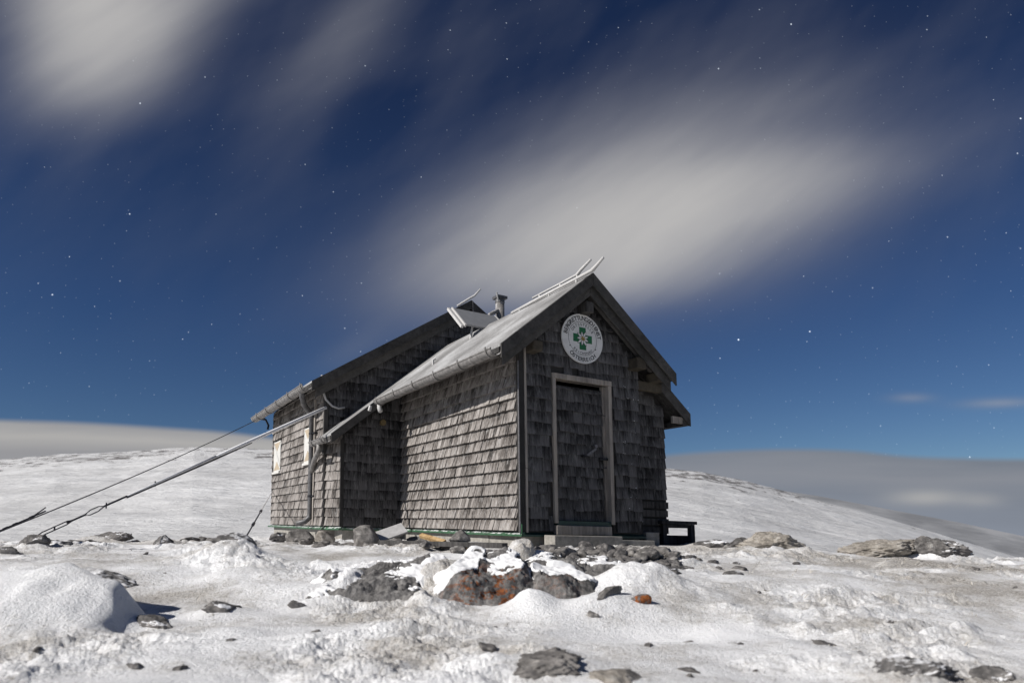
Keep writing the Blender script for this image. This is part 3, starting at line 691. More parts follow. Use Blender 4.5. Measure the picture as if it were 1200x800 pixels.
WIN = [(8.47, 9.17, 1.22, 1.92), (5.68, 6.27, 1.24, 1.93)]
part('shingle_cladding', shingles(LX(XM), YG + .02, YE, .0, lambda s: mr(XM) - .13, holes=[(a, b, c - .06, d) for a, b, c, d in WIN], seed=7, wr=(.12, .26), out=.054, jit=.004), M_shingle_lit)
part('shingle_cladding', shingles(FX(YC), W + .05, XC, .52, lambda s: pr(s) - .16, seed=8, wr=(.12, .24)), M_shingle_shade)
m = MB()
for k in range(4): m.box(W + .04, XC - .0 + .012 * (k % 2), YC - .045, YC - .012, .0 + .13 * k, .10 + .13 * k, tone=.3 + .15 * (k % 3))
part('skirting_plank', m, M_board)
m = MB()
FXR = lambda s, t, n: hut(XC + n, s, t)
part('shingle_cladding', shingles(FXR, YC + .02, YG, .0, lambda s: pr(XC) - .16, seed=9, wr=(.14, .26)), M_shingle_shade)

# footing and green flashing
m = MB(); m.box(.03, W - .03, .03, 1.0, -.62, -.065); m.box(.02, W, 1.0, YB + .1, -.62, -.065); m.box(XB + .03, .02, YB + .03, YG, -.62, -.065)
m.box(XM + .03, XMR - .05, YG, YE - .05, -.7, -.065); m.box(W, XC - .03, YC + .05, YG, -.62, -.065)
part('footing', m, M_concrete)
def flash(m, p0, p1, out, z=-.062):
    (x0, y0), (x1, y1) = p0, p1; ox, oy = out
    poly = lambda x, y: [hut(x, y, z), hut(x + ox * .055, y + oy * .055, z - .012), hut(x + ox * .055, y + oy * .055, z + .014), hut(x, y, z + .045)]
    a, b = poly(x0, y0), poly(x1, y1)
    m.add(a + b, [(3, 2, 1, 0), (4, 5, 6, 7), (0, 1, 5, 4), (1, 2, 6, 5), (2, 3, 7, 6), (3, 0, 4, 7)])
m = MB(); flash(m, (-.002, -.06), (-.002, YB), (-1, 0)); flash(m, (XB, YB - .002), (-.06, YB - .002), (0, -1)); flash(m, (XB - .002, YB - .05), (XB - .20, YB + .95), (-1, 0)); flash(m, (XM - .002, YG - .02), (XM - .002, YE + .25), (-1, 0))
m.box(-.052, -.038, -.06, -.046, -.05, .09)
part('flashing', m, M_green)
m = MB(); flash(m, (-.05, -.003), (W + .02, -.003), (0, -1)); m.box(D0 + .06, D1 - .05, -.02, .10, DZ0 - .045, DZ0 + .015)
part('flashing', m, M_greendark)

# corner boards
m = MB(); m.box(-.045, .028, -.034, .05, -.02, pr(0) - .17); part('corner_board', m, M_wall)
m = MB(); m.box(.030, .062, -.046, -.004, -.02, pr(0) - .2, tone=.75); part('corner_board', m, M_frame)
m = MB(); m.box(-.022, -.001, YB - .06, YB - .001, 0, 1.95); part('corner_board', m, M_wall)
m = MB(); m.box(XB - .035, XB + .03, YB - .035, YB + .0, -.01, 1.55); part('corner_board', m, M_wall)
m = MB(); m.box(XM - .085, XM - .045, YG + .47, YG + .53, .0, 2.4, tone=.9); part('corner_board', m, M_frame)
m = MB(); m.box(XM - .045, XM + .03, YG - .04, YG + .02, 1.3, 2.62); part('corner_board', m, M_board)
m = MB(); m.box(XM - .04, XM + .02, YE - .05, YE + .02, .0, 2.62); part('corner_board', m, M_board)
m = MB(); m.tube([hut(-.062, -.035, z) for z in (-.03, .8, 1.6, 2.3)], .010); part('lightning_conductor', m, M_steel)

# roofs: frosted sheet on a board deck
def slope(m, pts, zf, lo, hi):
    top = [hut(x, y, zf(x) + hi) for x, y in pts]; d = hut(0, 0, lo - hi); o = hut(0, 0, 0)
    m.prism(top, (0, 0, lo - hi))
PL = [(RX, -.31), (RX, YG - .002), (-1.46, YG - .002), (-1.46, 4.05), (eave(4.0), 4.05), (-.49, -.31)]
PR1 = [(RX, -.31), (2.55, -.31), (2.55, .05), (3.16, .05), (3.16, YG - .002), (RX, YG - .002)]
def shr(pts, d):  # pull the deck in from the verge
    return [(x, y + d if y < 4.2 else y) for x, y in pts]
m = MB(); slope(m, PL, pr, -.012, .022); slope(m, PR1, pr, -.012, .020); PORCH_ROOF = part('porch_roof', m, M_roof)
m = MB(); slope(m, shr(PL, .04), pr, -.085, -.016); slope(m, shr(PR1, .04), pr, -.085, -.017); part('roof_deck', m, M_board)
ML = [(MX, YG - .25), (MX, YE + .25), (XM - .34, YE + .25), (XM - .34, YG - .25)]
MR_ = [(MX, YG - .25), (XMR + .34, YG - .25), (XMR + .34, YE + .25), (MX, YE + .25)]
m = MB(); slope(m, ML, mr, -.012, .022); slope(m, MR_, mr, -.012, .020); MAIN_ROOF = part('main_roof', m, M_roof)
shm = lambda pts: [(x, y + .04 if y < 6 else y - .04) for x, y in pts]
m = MB(); slope(m, shm(ML), mr, -.085, -.016); slope(m, shm(MR_), mr, -.085, -.017); part('roof_deck', m, M_board)
def barge(x0, x1, y, zf, hi, lo, th, tone=.5):
    m = MB(); poly = [hut(x0, y, zf(x0) + lo), hut(x1, y, zf(x1) + lo), hut(x1, y, zf(x1) + hi), hut(x0, y, zf(x0) + hi)]
    a, b = hut(0, y, 0), hut(0, y + th, 0); m.prism(poly, (b[0] - a[0], b[1] - a[1], b[2] - a[2]), tone); return m
for x0, x1, t in ((-.49, RX - .001, .35), (RX + .001, 2.55, .6)):
    part('bargeboard', barge(x0, x1, -.338, pr, .018, -.170, .027, t), M_barge, bevel=.004)
    part('bargeboard', barge(x0 + (.06 if x0 < 0 else 0), x1 - (.05 if x1 > 2 else 0), -.262, pr, -.092, -.300, .03, 1 - t), M_barge, bevel=.004)
    part('rafter', barge(x0 + (.3 if x0 < 0 else 0), x1 - (.3 if x1 > 2 else 0), -.13, pr, -.092, -.21, .06, 1.), M_barge)
part('bargeboard', barge(-1.46, -.60, 4.022, pr, .014, -.15, .027, .5), M_barge)
part('bargeboard', barge(2.56, 3.16, .022, pr, .018, -.18, .027, .6), M_barge)
part('bargeboard', barge(XM - .34, MX - .001, YG - .278, mr, .018, -.17, .027, .3), M_barge)
part('bargeboard', barge(MX + .001, XMR + .34, YG - .278, mr, .018, -.17, .027, .4), M_barge)
part('bargeboard', barge(XM - .24, MX - .001, YG - .16, mr, -.09, -.33, .03, .9), M_barge)
m = MB(); m.box(3.03, 3.16, .06, YG, pr(3.16) - .17, pr(3.16) - .09); part('eave_board', m, M_board)
m = MB(); m.box(XC, 3.10, .07, .11, pr(3.1) - .20, pr(2.9) - .26); part('eave_board', m, M_frame)
# purlin ends under the verge
for x, z, w_, h_, mt in ((.14, 2.50, .15, .14, M_purlin), (1.96, 2.51, .17, .17, M_purlin), (2.36, 2.36, .15, .14, M_purlin), (RX, 3.20, .14, .16, M_board)):
    m = MB(); m.box(x - w_ / 2, x + w_ / 2, -.24, .06, z - h_ / 2, z + h_ / 2); part('purlin', m, mt, bevel=.012)
m = MB(); m.box(W + .0, W + .48, -.02, .08, 2.16, 2.30); part('purlin', m, M_purlin, bevel=.01)

# gutters
def gutter(p, q, r, closed=True):
    m = MB(); P, Q = Vector(p), Vector(q); d = (Q - P).normalized(); out = Vector((0, 0, 1)).cross(d).normalized(); up = d.cross(out)
    if up.z < 0: up = -up
    n = 14; o = 0
    for e in (P, Q):
        for rr in (r, r * .90):
            for k in range(n + 1):
                a = math.pi * (1 + k / n); m.v.append(tuple(e + out * math.cos(a) * rr + up * math.sin(a) * rr))
    def q4(a, b, c, d_): m.f.append([a, b, c, d_]); m.t.append(.5); m.mi.append(0)
    s = n + 1
    for k in range(n):
        q4(k, k + 1, 2 * s + k + 1, 2 * s + k); q4(s + k, s + k + 1, 3 * s + k + 1, 3 * s + k)
        q4(k, k + 1, s + k + 1, s + k); q4(2 * s + k, 2 * s + k + 1, 3 * s + k + 1, 3 * s + k)
    q4(0, s, 3 * s, 2 * s); q4(n, s + n, 3 * s + n, 2 * s + n)
    m.tube([P + out * r, Q + out * r], .011, 6); m.tube([P - out * r, Q - out * r], .009, 6)
    return m, P, d, out, up
def bracket(c, d, out, up, r):
    m = MB(); n = 12; pts = [c + out * math.cos(a) * r + up * math.sin(a) * r for a in [math.pi * (1 + k / n) for k in range(n + 1)]]
    pts.append(pts[-1] + up * .035)
    o = len(m.v)
    for p, nx in zip(pts, range(len(pts))):
        rd = (p - c).normalized()
        for s, t in ((-.016, 0), (.016, 0), (.016, .010), (-.016, .010)): m.v.append(tuple(p + d * s + rd * t))
    for i in range(len(pts) - 1):
        for k in range(4):
            a, b = 4 * i + k, 4 * i + (k + 1) % 4; m.f.append([a, b, b + 4, a + 4]); m.t.append(.5); m.mi.append(0)
    m.f += [[0, 1, 2, 3], [4 * len(pts) - 1, 4 * len(pts) - 2, 4 * len(pts) - 3, 4 * len(pts) - 4]]; m.t += [.5, .5]; m.mi += [0, 0]
    return m
def full_gutter(p, q, r, n, f0=.04, f1=.97):
    m, P, d, out, up = gutter(p, q, r); g = part('gutter', m, M_zinc, smooth=False)
    Lg = (Vector(q) - Vector(p)).length
    for k in range(n):
        c = P + d * Lg * (f0 + (f1 - f0) * k / (n - 1)); bracket(c, d, out, up, r * 1.06).build('gutter_bracket', M_zinc, g)
    return g
gp = lambda Y, dx=-.055, dz=-.055: hut(eave(Y) + dx, Y, pr(eave(Y)) + dz)
g1 = full_gutter(gp(-.30), gp(3.95), .088, 6, .03, .97)
g2 = full_gutter(gp(4.06), gp(5.05), .080, 2, .12, .8)
m = MB(); a = Vector(gp(3.88)); m.tube([a + Vector((0, 0, -.02)), a + Vector((0, 0, -.13)), a + Vector((.03, -.06, -.21))], .042, 12); m.build('gutter_outlet', M_frost, g1, smooth=True)
ge = lambda Y: hut(XM - .34 - .075, Y, mr(XM - .34) - .06)
g3 = full_gutter(ge(YG - .25), ge(YE + .27), .10, 5, .02, .86)
m = MB(); m.tube([ge(YG + .15), hut(XM - .40, YG + .2, 2.38), hut(XM - .30, YG + .42, 2.26), hut(XM - .10, YG + .62, 2.10), hut(XM - .095, YG + .63, 1.2), hut(XM - .095, YG + .63, .25), hut(XM - .10, YG + .63, .15), hut(XM - .18, YG + .66, .06), hut(XM - .34, YG + .7, .02)], .052, 12)
DS = part('downpipe', m, M_zincdark, smooth=True)
m = MB(); m.tube([gp(4.62, -.05, -.12), gp(4.62, -.05, -.24), hut(XM - .13, YG + .25, 1.22), hut(XM - .10, YG + .56, 1.02)], .048, 12); m.build('branch_pipe', M_zinc, DS, smooth=True)
for z in (.55, 1.75):
    m = MB(); m.tube([hut(XM - .095, YG + .63, z - .018), hut(XM - .095, YG + .63, z + .018)], .06, 12); m.box(XM - .11, XM - .02, YG + .4, YG + .66, z - .012, z + .012); m.build('pipe_clip', M_black, DS)
# white conduit curling round the gable corner
pts = [hut(XM - .10, YG - .06, 2.78), hut(XM - .10, YG - .06, 2.55)]; m = MB(); m.tube(pts, .026, 8)
m.tube([hut(XM - .09, YG - .06, 2.50), hut(XM - .02, YG - .05, 2.33), hut(XM + .10, YG - .05, 2.22), hut(XM + .22, YG - .045, 2.19), hut(XM + .34, YG - .04, 2.22)], .020, 8)
part('conduit', m, M_frost, smooth=True)
m = MB(); m.tube([hut(-.43, YB - .03, 1.92), hut(-.43, YB - .09, 1.92)], .055, 16); part('wall_lamp', m, M_brass)
m = MB(); m.tube([hut(XM - .5, YE + .2, 2.54), hut(XM - .2, YE + .1, 2.5), hut(XM - .14, YE + .06, 2.36), hut(XM - .16, YE + .05, 2.26)], .025, 8); part('eave_hook', m, M_black)

# shuttered windows on the lit long wall
for a, b, c, d in WIN:
    x = XM
    m = MB(); m.box(x - .045, x - .002, a, b, c, d); wd = part('window', m, M_white)
    m = MB(); y0, y1, z0, z1 = a + .03, b - .03, c + .03, d - .03; ym = (y0 + y1) / 2; zm = (z0 + z1) / 2
    for zz, zt in ((z0, z0 + .20), (z1, z1 - .20)):
        poly = [hut(x - .049, y0, zz), hut(x - .049, y1, zz), hut(x - .049, ym, zt)]
        o, e = hut(0, 0, 0), hut(.003, 0, 0); m.prism(poly, [e[i] - o[i] for i in range(3)])
    sh = m.build('shutter_panel', M_beige, wd)
    m = MB(); m.box(x - .08, x - .004, a - .02, b + .02, c - .06, c - .012); m.build('sill', M_white, wd)

# door
DY = .085
m = MB(); m.box(D0 + .05, D1 - .05, DY, DY + .05, DZ0 + .0, DZ1 - .06); DOOR = part('door', m, M_wall)
shingles(FX(DY), D0 + .055, D1 - .055, DZ0 + .02, lambda s: DZ1 - .07, seed=12, wr=(.08, .17), row=.155).build('shingle_cladding', M_shingle_shade, DOOR)
m = MB(); m.box(D0, D0 + .055, -.05, DY + .03, DZ0 - .02, DZ1 - .002, tone=.7); m.box(D1 - .06, D1, -.05, DY + .03, DZ0 - .02, DZ1 - .002, tone=.8); m.box(D0 - .004, D1 + .004, -.054, DY + .03, DZ1, DZ1 + .075, tone=.6)
m.box(D1 - .105, D1 - .061, DY - .045, DY + .03, DZ0 - .02, DZ1 - .002, tone=.45)
part('door_frame', m, M_frame, bevel=.004)
m = MB(); m.box(D0 - .0, D1 - .085, -.085, .07, -.045, DZ0 - .047, tone=.6); part('threshold', m, M_frame, bevel=.012)
m = MB()
def bar(m, p, q, w, y0, y1):
    dx, dz = q[0] - p[0], q[1] - p[1]; l = math.hypot(dx, dz); nx, nz = -dz / l * w, dx / l * w
    poly = [hut(p[0] + nx, y0, p[1] + nz), hut(p[0] - nx, y0, p[1] - nz), hut(q[0] - nx, y0, q[1] - nz), hut(q[0] + nx, y0, q[1] + nz)]
    a, b = hut(0, y0, 0), hut(0, y1, 0); m.prism(poly, [b[i] - a[i] for i in range(3)])
bar(m, (1.10, 1.09), (1.27, 1.20), .016, DY - .075, DY - .06); m.tube([hut(1.26, DY - .03, 1.235), hut(1.26, DY - .085, 1.235)], .026, 12)
m.build('hasp', M_steel, DOOR)
m = MB(); m.tube([hut(1.045, DY - .03, 1.08), hut(1.045, DY - .085, 1.08)], .020, 12); m.tube([hut(1.045, DY - .085, 1.08), hut(1.12, DY - .09, 1.075)], .010, 8); m.build('door_handle', M_black, DOOR)
m = MB(); m.box(1.32, 1.47, DY - .085, DY - .055, 1.04, 1.068); m.build('bolt', M_black, DOOR)

# pole rails along the porch ridge, with bent lightning tips
def stub(m, X, Y, z0, z1): m.tube([hut(X, Y, z0), hut(X, Y, z1)], .017, 6)
m = MB(); xa = .90
m.tube([hut(xa, 1.75, 3.60), hut(xa, .8, 3.62), hut(xa, -.157, 3.63), hut(xa, -.46, 3.635), hut(xa, -.50, 3.64), hut(xa, -.58, 3.67), hut(xa, -.74, 3.735)], [.024, .024, .024, .026, .030, .024, .019], 8)
for y in (1.5, .62, -.1): stub(m, xa, y, pr(xa), 3.62)
part('ridge_rail', m, M_frost, smooth=True)
m = MB(); xb = 1.10
m.tube([hut(xb, 1.4, 3.80), hut(xb, .6, 3.805), hut(xb, .17, 3.81), hut(xb, .13, 3.815), hut(xb, .06, 3.85), hut(xb, -.19, 3.93)], [.018, .018, .02, .028, .024, .019], 8)
for y in (1.2, .6, .15): stub(m, xb, y, pr(xb), 3.80)
part('ridge_rail', m, M_frost, smooth=True)
m = MB(); m.tube([hut(MX - .32, YG - .26, mr(MX - .32) + .05), hut(MX - .04, YG - .27, MZ + .05), hut(MX + .06, YG - .3, MZ + .12), hut(MX + .16, YG - .38, MZ + .26)], [.02, .024, .022, .018], 8)
part('lightning_tip', m, M_frost, smooth=True)
m = MB(); m.tube([hut(MX + .02, YG - .29, MZ), hut(MX + .03, YG - .29, MZ - .30)], .012, 6); part('lightning_conductor', m, M_zincdark)
m = MB(); m.tube([hut(.02, 3.0, pr(.02)), hut(.02, 3.0, pr(.02) + .10), hut(.06, 2.98, pr(.02) + .13)], .022, 6); m.tube([hut(-1.02, 3.3, pr(-1.02)), hut(-1.0, 3.3, pr(-1.02) + .09)], .03, 6); part('snow_hook', m, M_frost)

# solar panel on a stand
PX0, PX1 = .50, 1.36; A_, B_ = (3.185, 3.974), (2.666, 3.544)
def pslab(m, x0, x1, o0, o1, e=0):
    ny, nz = -.64, .77
    def c(x, q, o): return hut(x, q[0] + ny * o, q[1] + nz * o)
    lo = (B_[0] - e * .77, B_[1] - e * .64); hi = (A_[0] + e * .77, A_[1] + e * .64)
    m.hexa([c(x0, lo, o0), c(x1, lo, o0), c(x1, hi, o0), c(x0, hi, o0), c(x0, lo, o1), c(x1, lo, o1), c(x1, hi, o1), c(x0, hi, o1)])
m = MB(); pslab(m, PX0, PX1, -.01, .022); SP = part('solar_panel', m, M_pv)
m = MB()
for a_ in ((PX0 - .03, PX0 - .002, -.03, .028, .02), (PX1 + .002, PX1 + .03, -.03, .028, .02), (PX0 - .10, PX0 - .055, -.05, .0, .03)):
    m = MB(); pslab(m, *a_); m.build('panel_frame', M_frost, SP)
m = MB(); m.tube([hut(.70, 2.80, 3.60), hut(.62, 2.74, 3.30), hut(.60, 2.72, pr(.6))], .022, 8); m.build('panel_post', M_frost, SP); m = MB(); m.tube([hut(1.15, 2.9, 3.70), hut(1.15, 2.9, pr(1.15))], .022, 8); m.build('panel_post', M_frost, SP)

# chimney
CX, CYY = 2.62, 5.2
m = MB(); m.tube([hut(CX, CYY, 3.6), hut(CX, CYY, 5.10)], .10, 20); CH = part('chimney', m, M_zinc, smooth=False)
for p in CH.data.polygons: p.use_smooth = len(p.vertices) == 4
m = MB(); m.box(CX - .125, CX + .125, CYY - .125, CYY + .125, 5.11, 5.17); 
m.tube([hut(CX, CYY, 5.02), hut(CX, CYY, 5.115)], .108, 14)
m.build('chimney_cap', M_zincdark, CH)
m = MB(); m.tube([hut(CX - .05, CYY - .03, 4.84), hut(CX - .22, CYY - .06, 4.74), hut(CX - .30, CYY - .07, 4.69), hut(CX - .31, CYY - .07, 4.54)], .045, 10); m.build('vent_elbow', M_zinc, CH, smooth=True)
m = MB(); m.tube([hut(CX - .10, CYY - .1, 5.02), hut(CX - .17, CYY - .16, 5.20)], .018, 6); m.build('rime_feather', M_frost, CH)
m = MB(); m.tube([hut(CX, CYY, 4.05), hut(CX, CYY, 4.16)], .13, 16); m.build('chimney_collar', M_zincdark, CH)

# rime clinging to the right edge of the porch front
m = MB(); rs = random.Random(5)
for k in range(20):
    x = W - rs.uniform(.02, .36); z = rs.choice([i * .165 for i in range(1, 14)]) + rs.uniform(.0, .03); w_ = rs.uniform(.004, .022)
    p = Vector(hut(x, -.036 - rs.uniform(0, .01), z)); q = Vector(hut(x + w_ * 1.6, -.036, z + rs.uniform(-.004, .006)))
    m.tube([p, (p + q) / 2, q], [.003, rs.uniform(.002, .006), .002], 6)
tag(part('rime_crust', m, M_rime, smooth=True), kind='stuff')

# ------------------------------------------------------------------ round sign on the gable
SX, SZ, SR = 1.005, 2.765, .362
SIGN = empty('rescue_sign', hut(SX, -.06, SZ), 'round white enamel sign with a green cross and edelweiss under the porch gable', 'sign')
def disc(m, r, y0, y1, n=64): m.tube([hut(SX, y0, SZ), hut(SX, y1, SZ)], r, n) 
def discm(r, y0, y1, n=72):
    m = MB(); poly = [hut(SX + r * math.cos(2 * math.pi * k / n), y0, SZ + r * math.sin(2 * math.pi * k / n)) for k in range(n)]
    a, b = hut(0, y0, 0), hut(0, y1, 0); return m.prism(poly, [b[i] - a[i] for i in range(3)])
discm(SR, -.075, -.052).build('sign_board', M_signw, SIGN)
def ringm(r0, r1, y, n=96):
    m = MB()
    for k in range(n):
        a, b = 2 * math.pi * k / n, 2 * math.pi * (k + 1) / n
        m.add([hut(SX + r * math.cos(t), y, SZ + r * math.sin(t)) for r, t in ((r0, a), (r1, a), (r1, b), (r0, b))], [(0, 1, 2, 3)])
    return m
ringm(.246, .252, -.0768).build('ring_line', M_signk, SIGN)
m = MB(); cw, cl = .058, .165
def flat(m, pts, y):
    poly = [hut(SX + x, y, SZ + z) for x, z in pts]; a, b = hut(0, y, 0), hut(0, y + .002, 0); return m.prism(poly, [b[i] - a[i] for i in range(3)])
flat(m, [(-cw, -cl), (cw, -cl), (cw, -cw), (cl, -cw), (cl, cw), (cw, cw), (cw, cl), (-cw, cl), (-cw, cw), (-cl, cw), (-cl, -cw), (-cw, -cw)], -.0785).build('cross', M_signg, SIGN)
def star(n, r0, r1, w, rot=0):
    m = MB()
    for k in range(n):
        a = 2 * math.pi * k / n + rot; rr = r1 * (1 if k % 2 else .86); c, s = math.cos(a), math.sin(a)
        P = lambda u, v: (c * u - s * v, s * u + c * v)
        yield [P(r0, 0), P(r0 + (rr - r0) * .5, -w), P(rr - .01, -w * .45), P(rr, 0), P(rr - .01, w * .45), P(r0 + (rr - r0) * .5, w)], k
m = MB()
for pts, k in star(9, .012, .122, .023, .35): flat(m, pts, -.0805 - .0001 * k)
m.build('petal_outline', M_signk, SIGN)
m = MB()
for pts, k in star(9, .012, .114, .016, .35): flat(m, pts, -.0835 - .0001 * k)
m.build('petals', M_signw, SIGN)
m = MB()
for ax, az in ((0, 0), (.018, .008), (-.017, .01), (.004, -.02), (-.008, .022), (.02, -.014), (-.02, -.012)):
    flat(m, [(ax + .0135 * math.cos(t * math.pi / 5), az + .0135 * math.sin(t * math.pi / 5)) for t in range(10)], -.0865 - .0004 * (abs(ax) * 100 % 3))
m.build('flower_centre', M_signy, SIGN)
def lettering(name, word, r, size, mid, span, top=True, mt=M_signk, y=-.0775):
    m = MB(); n = len(word)
    for i, chx in enumerate(word):
        cu = bpy.data.curves.new('glyph', 'FONT'); cu.body = chx; cu.size = size; cu.align_x = 'CENTER'; cu.offset = size * .022; cu.resolution_u = 3
        o = bpy.data.objects.new('glyph', cu); COL.objects.link(o)
        dg = bpy.context.evaluated_depsgraph_get(); me = bpy.data.meshes.new_from_object(o.evaluated_get(dg))
        f = (i / (n - 1) - .5) * span
        th = mid + (-f if top else f); rot = th - math.pi / 2 if top else th + math.pi / 2
        vs = []
        for v in me.vertices:
            lx, lz = v.co.x, v.co.y
            rr = r if top else r
            px_ = r * math.cos(th) + math.cos(rot) * lx - math.sin(rot) * lz; pz_ = r * math.sin(th) + math.sin(rot) * lx + math.cos(rot) * lz
            vs.append(hut(SX + px_, y, SZ + pz_))
        m.add(vs, [tuple(p.vertices) for p in me.polygons])
        bpy.data.objects.remove(o); bpy.data.curves.remove(cu); bpy.data.meshes.remove(me)
    return m.build(name, mt, SIGN)
lettering('lettering', 'BERGRETTUNGSDIENST', .272, .088, math.pi / 2, math.radians(158))
lettering('lettering', 'ÖSTERREICH', .334, .084, -math.pi / 2, math.radians(80), top=False)
lettering('lettering', 'ORTSSTELLE', .190, .056, math.pi / 2, math.radians(112), mt=M_zincdark)
lettering('lettering', 'REICHENAU', .236, .054, -math.pi / 2, math.radians(84), top=False, mt=M_zincdark)
m = MB()
for s in (-1, 1): flat(m, [(s * .247 * math.cos(math.radians(24)) + .010 * math.cos(t * math.pi / 4), -.247 * math.sin(math.radians(24)) - .03 + .010 * math.sin(t * math.pi / 4)) for t in range(8)], -.079)
m.build('sign_dot', M_signk, SIGN)

# ------------------------------------------------------------------ things round the hut
def pw(px, py, d): u, v = px_uv(px, py); return (u * d, d, v * d)
t = empty('concrete_step', hut(.85, -.3, -.25), 'low rough concrete step slab below the shingled door', 'step')
m = MB(); m.box(.27, 1.40, -.36, -.10, -.42, -.048); m.build('step_slab', M_concrete, t, bevel=.008)
m = MB(); m.box(1.41, W + .05, -.22, .02, -.45, -.10); m.build('step_slab', M_concrete, t, bevel=.008)
b0 = hut(3.06, .9, -.3)
t = empty('bench', b0, 'dark wooden bench in the hut shadow beside the right wall', 'bench')
m = MB(); m.box(2.60, 3.34, .16, .28, .155, .205, tone=.6); m.box(2.86, 3.34, .29, 1.7, .155, .205, tone=.5); m.build('seat', M_bench, t)
for x, y in ((2.66, .2), (3.22, .17), (2.9, 1.6), (3.25, 1.6)):
    zb = -.42; m = MB(); m.box(x, x + .075, y, y + .09, zb, .153); m.build('leg', M_bench, t)
m = MB(); m.box(2.74, 3.218, .2, .25, .095, .152); m.build('apron', M_bench, t)
m = MB(); m.box(2.55, 3.22, .255, .285, -.22, -.02, tone=.2); m.build('stretcher', M_bench, t)
m = MB(); m.box(2.12, 2.38, -.02, .18, -.30, .02); tag(m.build('grey_block', M_concrete, None, bevel=.01, loc=hut(2.25, .08, -.3)), 'blue-grey frosted block in shadow between the concrete step and the bench', 'block')

def plank(label, p, q, w, th, m, name='plank', cat='plank', tilt=0.):
    P, Q = Vector(p), Vector(q); d = (Q - P).normalized(); s = Vector((0, 0, 1)).cross(d).normalized(); up = d.cross(s)
    s2 = s * math.cos(tilt) + up * math.sin(tilt); up = d.cross(s2)
    c = [P - s2 * w / 2, Q - s2 * w / 2, Q + s2 * w / 2, P + s2 * w / 2]
    b = MB(); b.hexa([tuple(x) for x in c] + [tuple(x + up * th) for x in c], .5)
    return tag(b.build(name, m, None, loc=(P + Q) / 2, bevel=.005), label, cat)
plank('frosted white plank leaning up to the green flashing below the wall recess', pw(443, 630, 9.7), pw(474, 619, 9.9), .20, .03, M_frost, tilt=.7)
plank('long dark beam lying along the foot of the porch wall', pw(446, 638, 9.35), pw(592, 642, 8.35), .12, .06, M_board)
plank('honey-coloured board poking out below the porch wall, between the two angular stones', pw(494, 629, 9.5), pw(522, 637, 9.1), .06, .05, M_oldwood, tilt=.5)
plank('honey-coloured board end under the leaning angular stone', pw(538, 643, 8.75), pw(563, 646, 8.55), .09, .035, M_oldwood)
plank('pale frosted board lying under the porch wall near its corner', pw(552, 637, 8.9), pw(586, 640, 8.6), .10, .03, M_frost)
plank('pale board standing on edge near the middle of the dark beam', pw(478, 646, 9.1), pw(478, 634, 9.1), .08, .10, M_frame)
plank('short pale board half under the pale flat stone', pw(470, 643, 9.3), pw(512, 645, 9.0), .10, .025, M_frame)

# guy cables
def sag(p, q, n, s):
    P, Q = Vector(p), Vector(q); return [P.lerp(Q, k / n) - Vector((0, 0, s * 4 * (k / n) * (1 - k / n))) for k in range(n + 1)]
def at(P, Q, t, off=0.): v = Vector(P).lerp(Vector(Q), t); v.z += off; return v
e1 = hut(XM - .42, YE + .22, mr(XM - .34) - .12); a1 = pw(-30, 634.5, 8.6)
C1 = empty('guy_cable', a1, 'thin dark guy cable from the far eave corner down to the left edge', 'guy cable')
m = MB(); m.tube(sag(e1, at(a1, e1, .0), 24, .06), .0085, 6); m.build('wire', M_cable, C1)
m = MB()
for f in (.055, .075, .11): p = at(a1, e1, f); q = at(a1, e1, f + .008); m.tube([p, q], .018, 8)
m.tube([at(a1, e1, .115), at(a1, e1, .145, .05)], .008, 6); m.tube(sag(at(a1, e1, .03), at(a1, e1, .145), 6, .0), .011, 6)
m.build('clamp', M_cable, C1)
e2 = hut(XM - .03, YG - .09, 2.17); a2 = pw(41, 629, 8.0)
C2 = empty('guy_cable', a2, 'thick rime-coated guy cable with long turnbuckle from the gable corner to a rock', 'guy cable')
m = MB(); m.tube([at(e2, a2, f) for f in (0, .2, .4, .5)], [.030, .030, .027, .019], 10); m.tube([at(e2, a2, f) for f in (.5, .7, .8)], [.024, .014, .008], 8); m.build('rime_sleeve', M_rime, C2, smooth=True)
m = MB(); m.tube([at(e2, a2, f, -.035 if f < .6 else -.03 * (1 - f) / .4) for f in (.36, .5, .6, .7, .78)], [.01, .014, .014, .013, .013], 8); m.tube([at(e2, a2, .78), at(e2, a2, .84)], .013, 8)
m.tube([at(e2, a2, .84, .0), at(e2, a2, .855, .03), at(e2, a2, .875, .03), at(e2, a2, .89, .0), at(e2, a2, .875, -.03), at(e2, a2, .855, -.03), at(e2, a2, .84, .0)], .007, 6); m.build('wire', M_cable, C2)
m = MB()
for s in (-1, 1): m.tube([at(e2, a2, .915, .0), at(e2, a2, .93, .020 * s), at(e2, a2, .985, .020 * s), at(e2, a2, 1.0, .0)], .007, 6)
m.tube([at(e2, a2, .885), at(e2, a2, .93)], .012, 8); m.tube([at(e2, a2, .958, .026), at(e2, a2, .958, -.026)], .009, 6)
m.build('turnbuckle', M_cable, C2)
m = MB()
for f in (.30, .70, .835): m.tube([at(e2, a2, f, .035), at(e2, a2, f, -.04)], .008, 6)
m.build('clamp', M_cable, C2)
e3 = hut(XM - .02, YE - .02, .78); a3 = pw(287, 631, 10.4)
C3 = empty('guy_cable', a3, 'short thin stay cable from the left wall corner down to a dark stone', 'guy cable')
m = MB(); m.tube([e3, a3], .009, 6); m.build('wire', M_frost, C3)
m = MB(); m.tube([at(a3, e3, .0), at(a3, e3, .2), at(a3, e3, .42)], .013, 6)
for f in (.2, .44): m.tube([at(a3, e3, f), at(a3, e3, f + .03)], .026, 8)
m.build('turnbuckle', M_cable, C3)

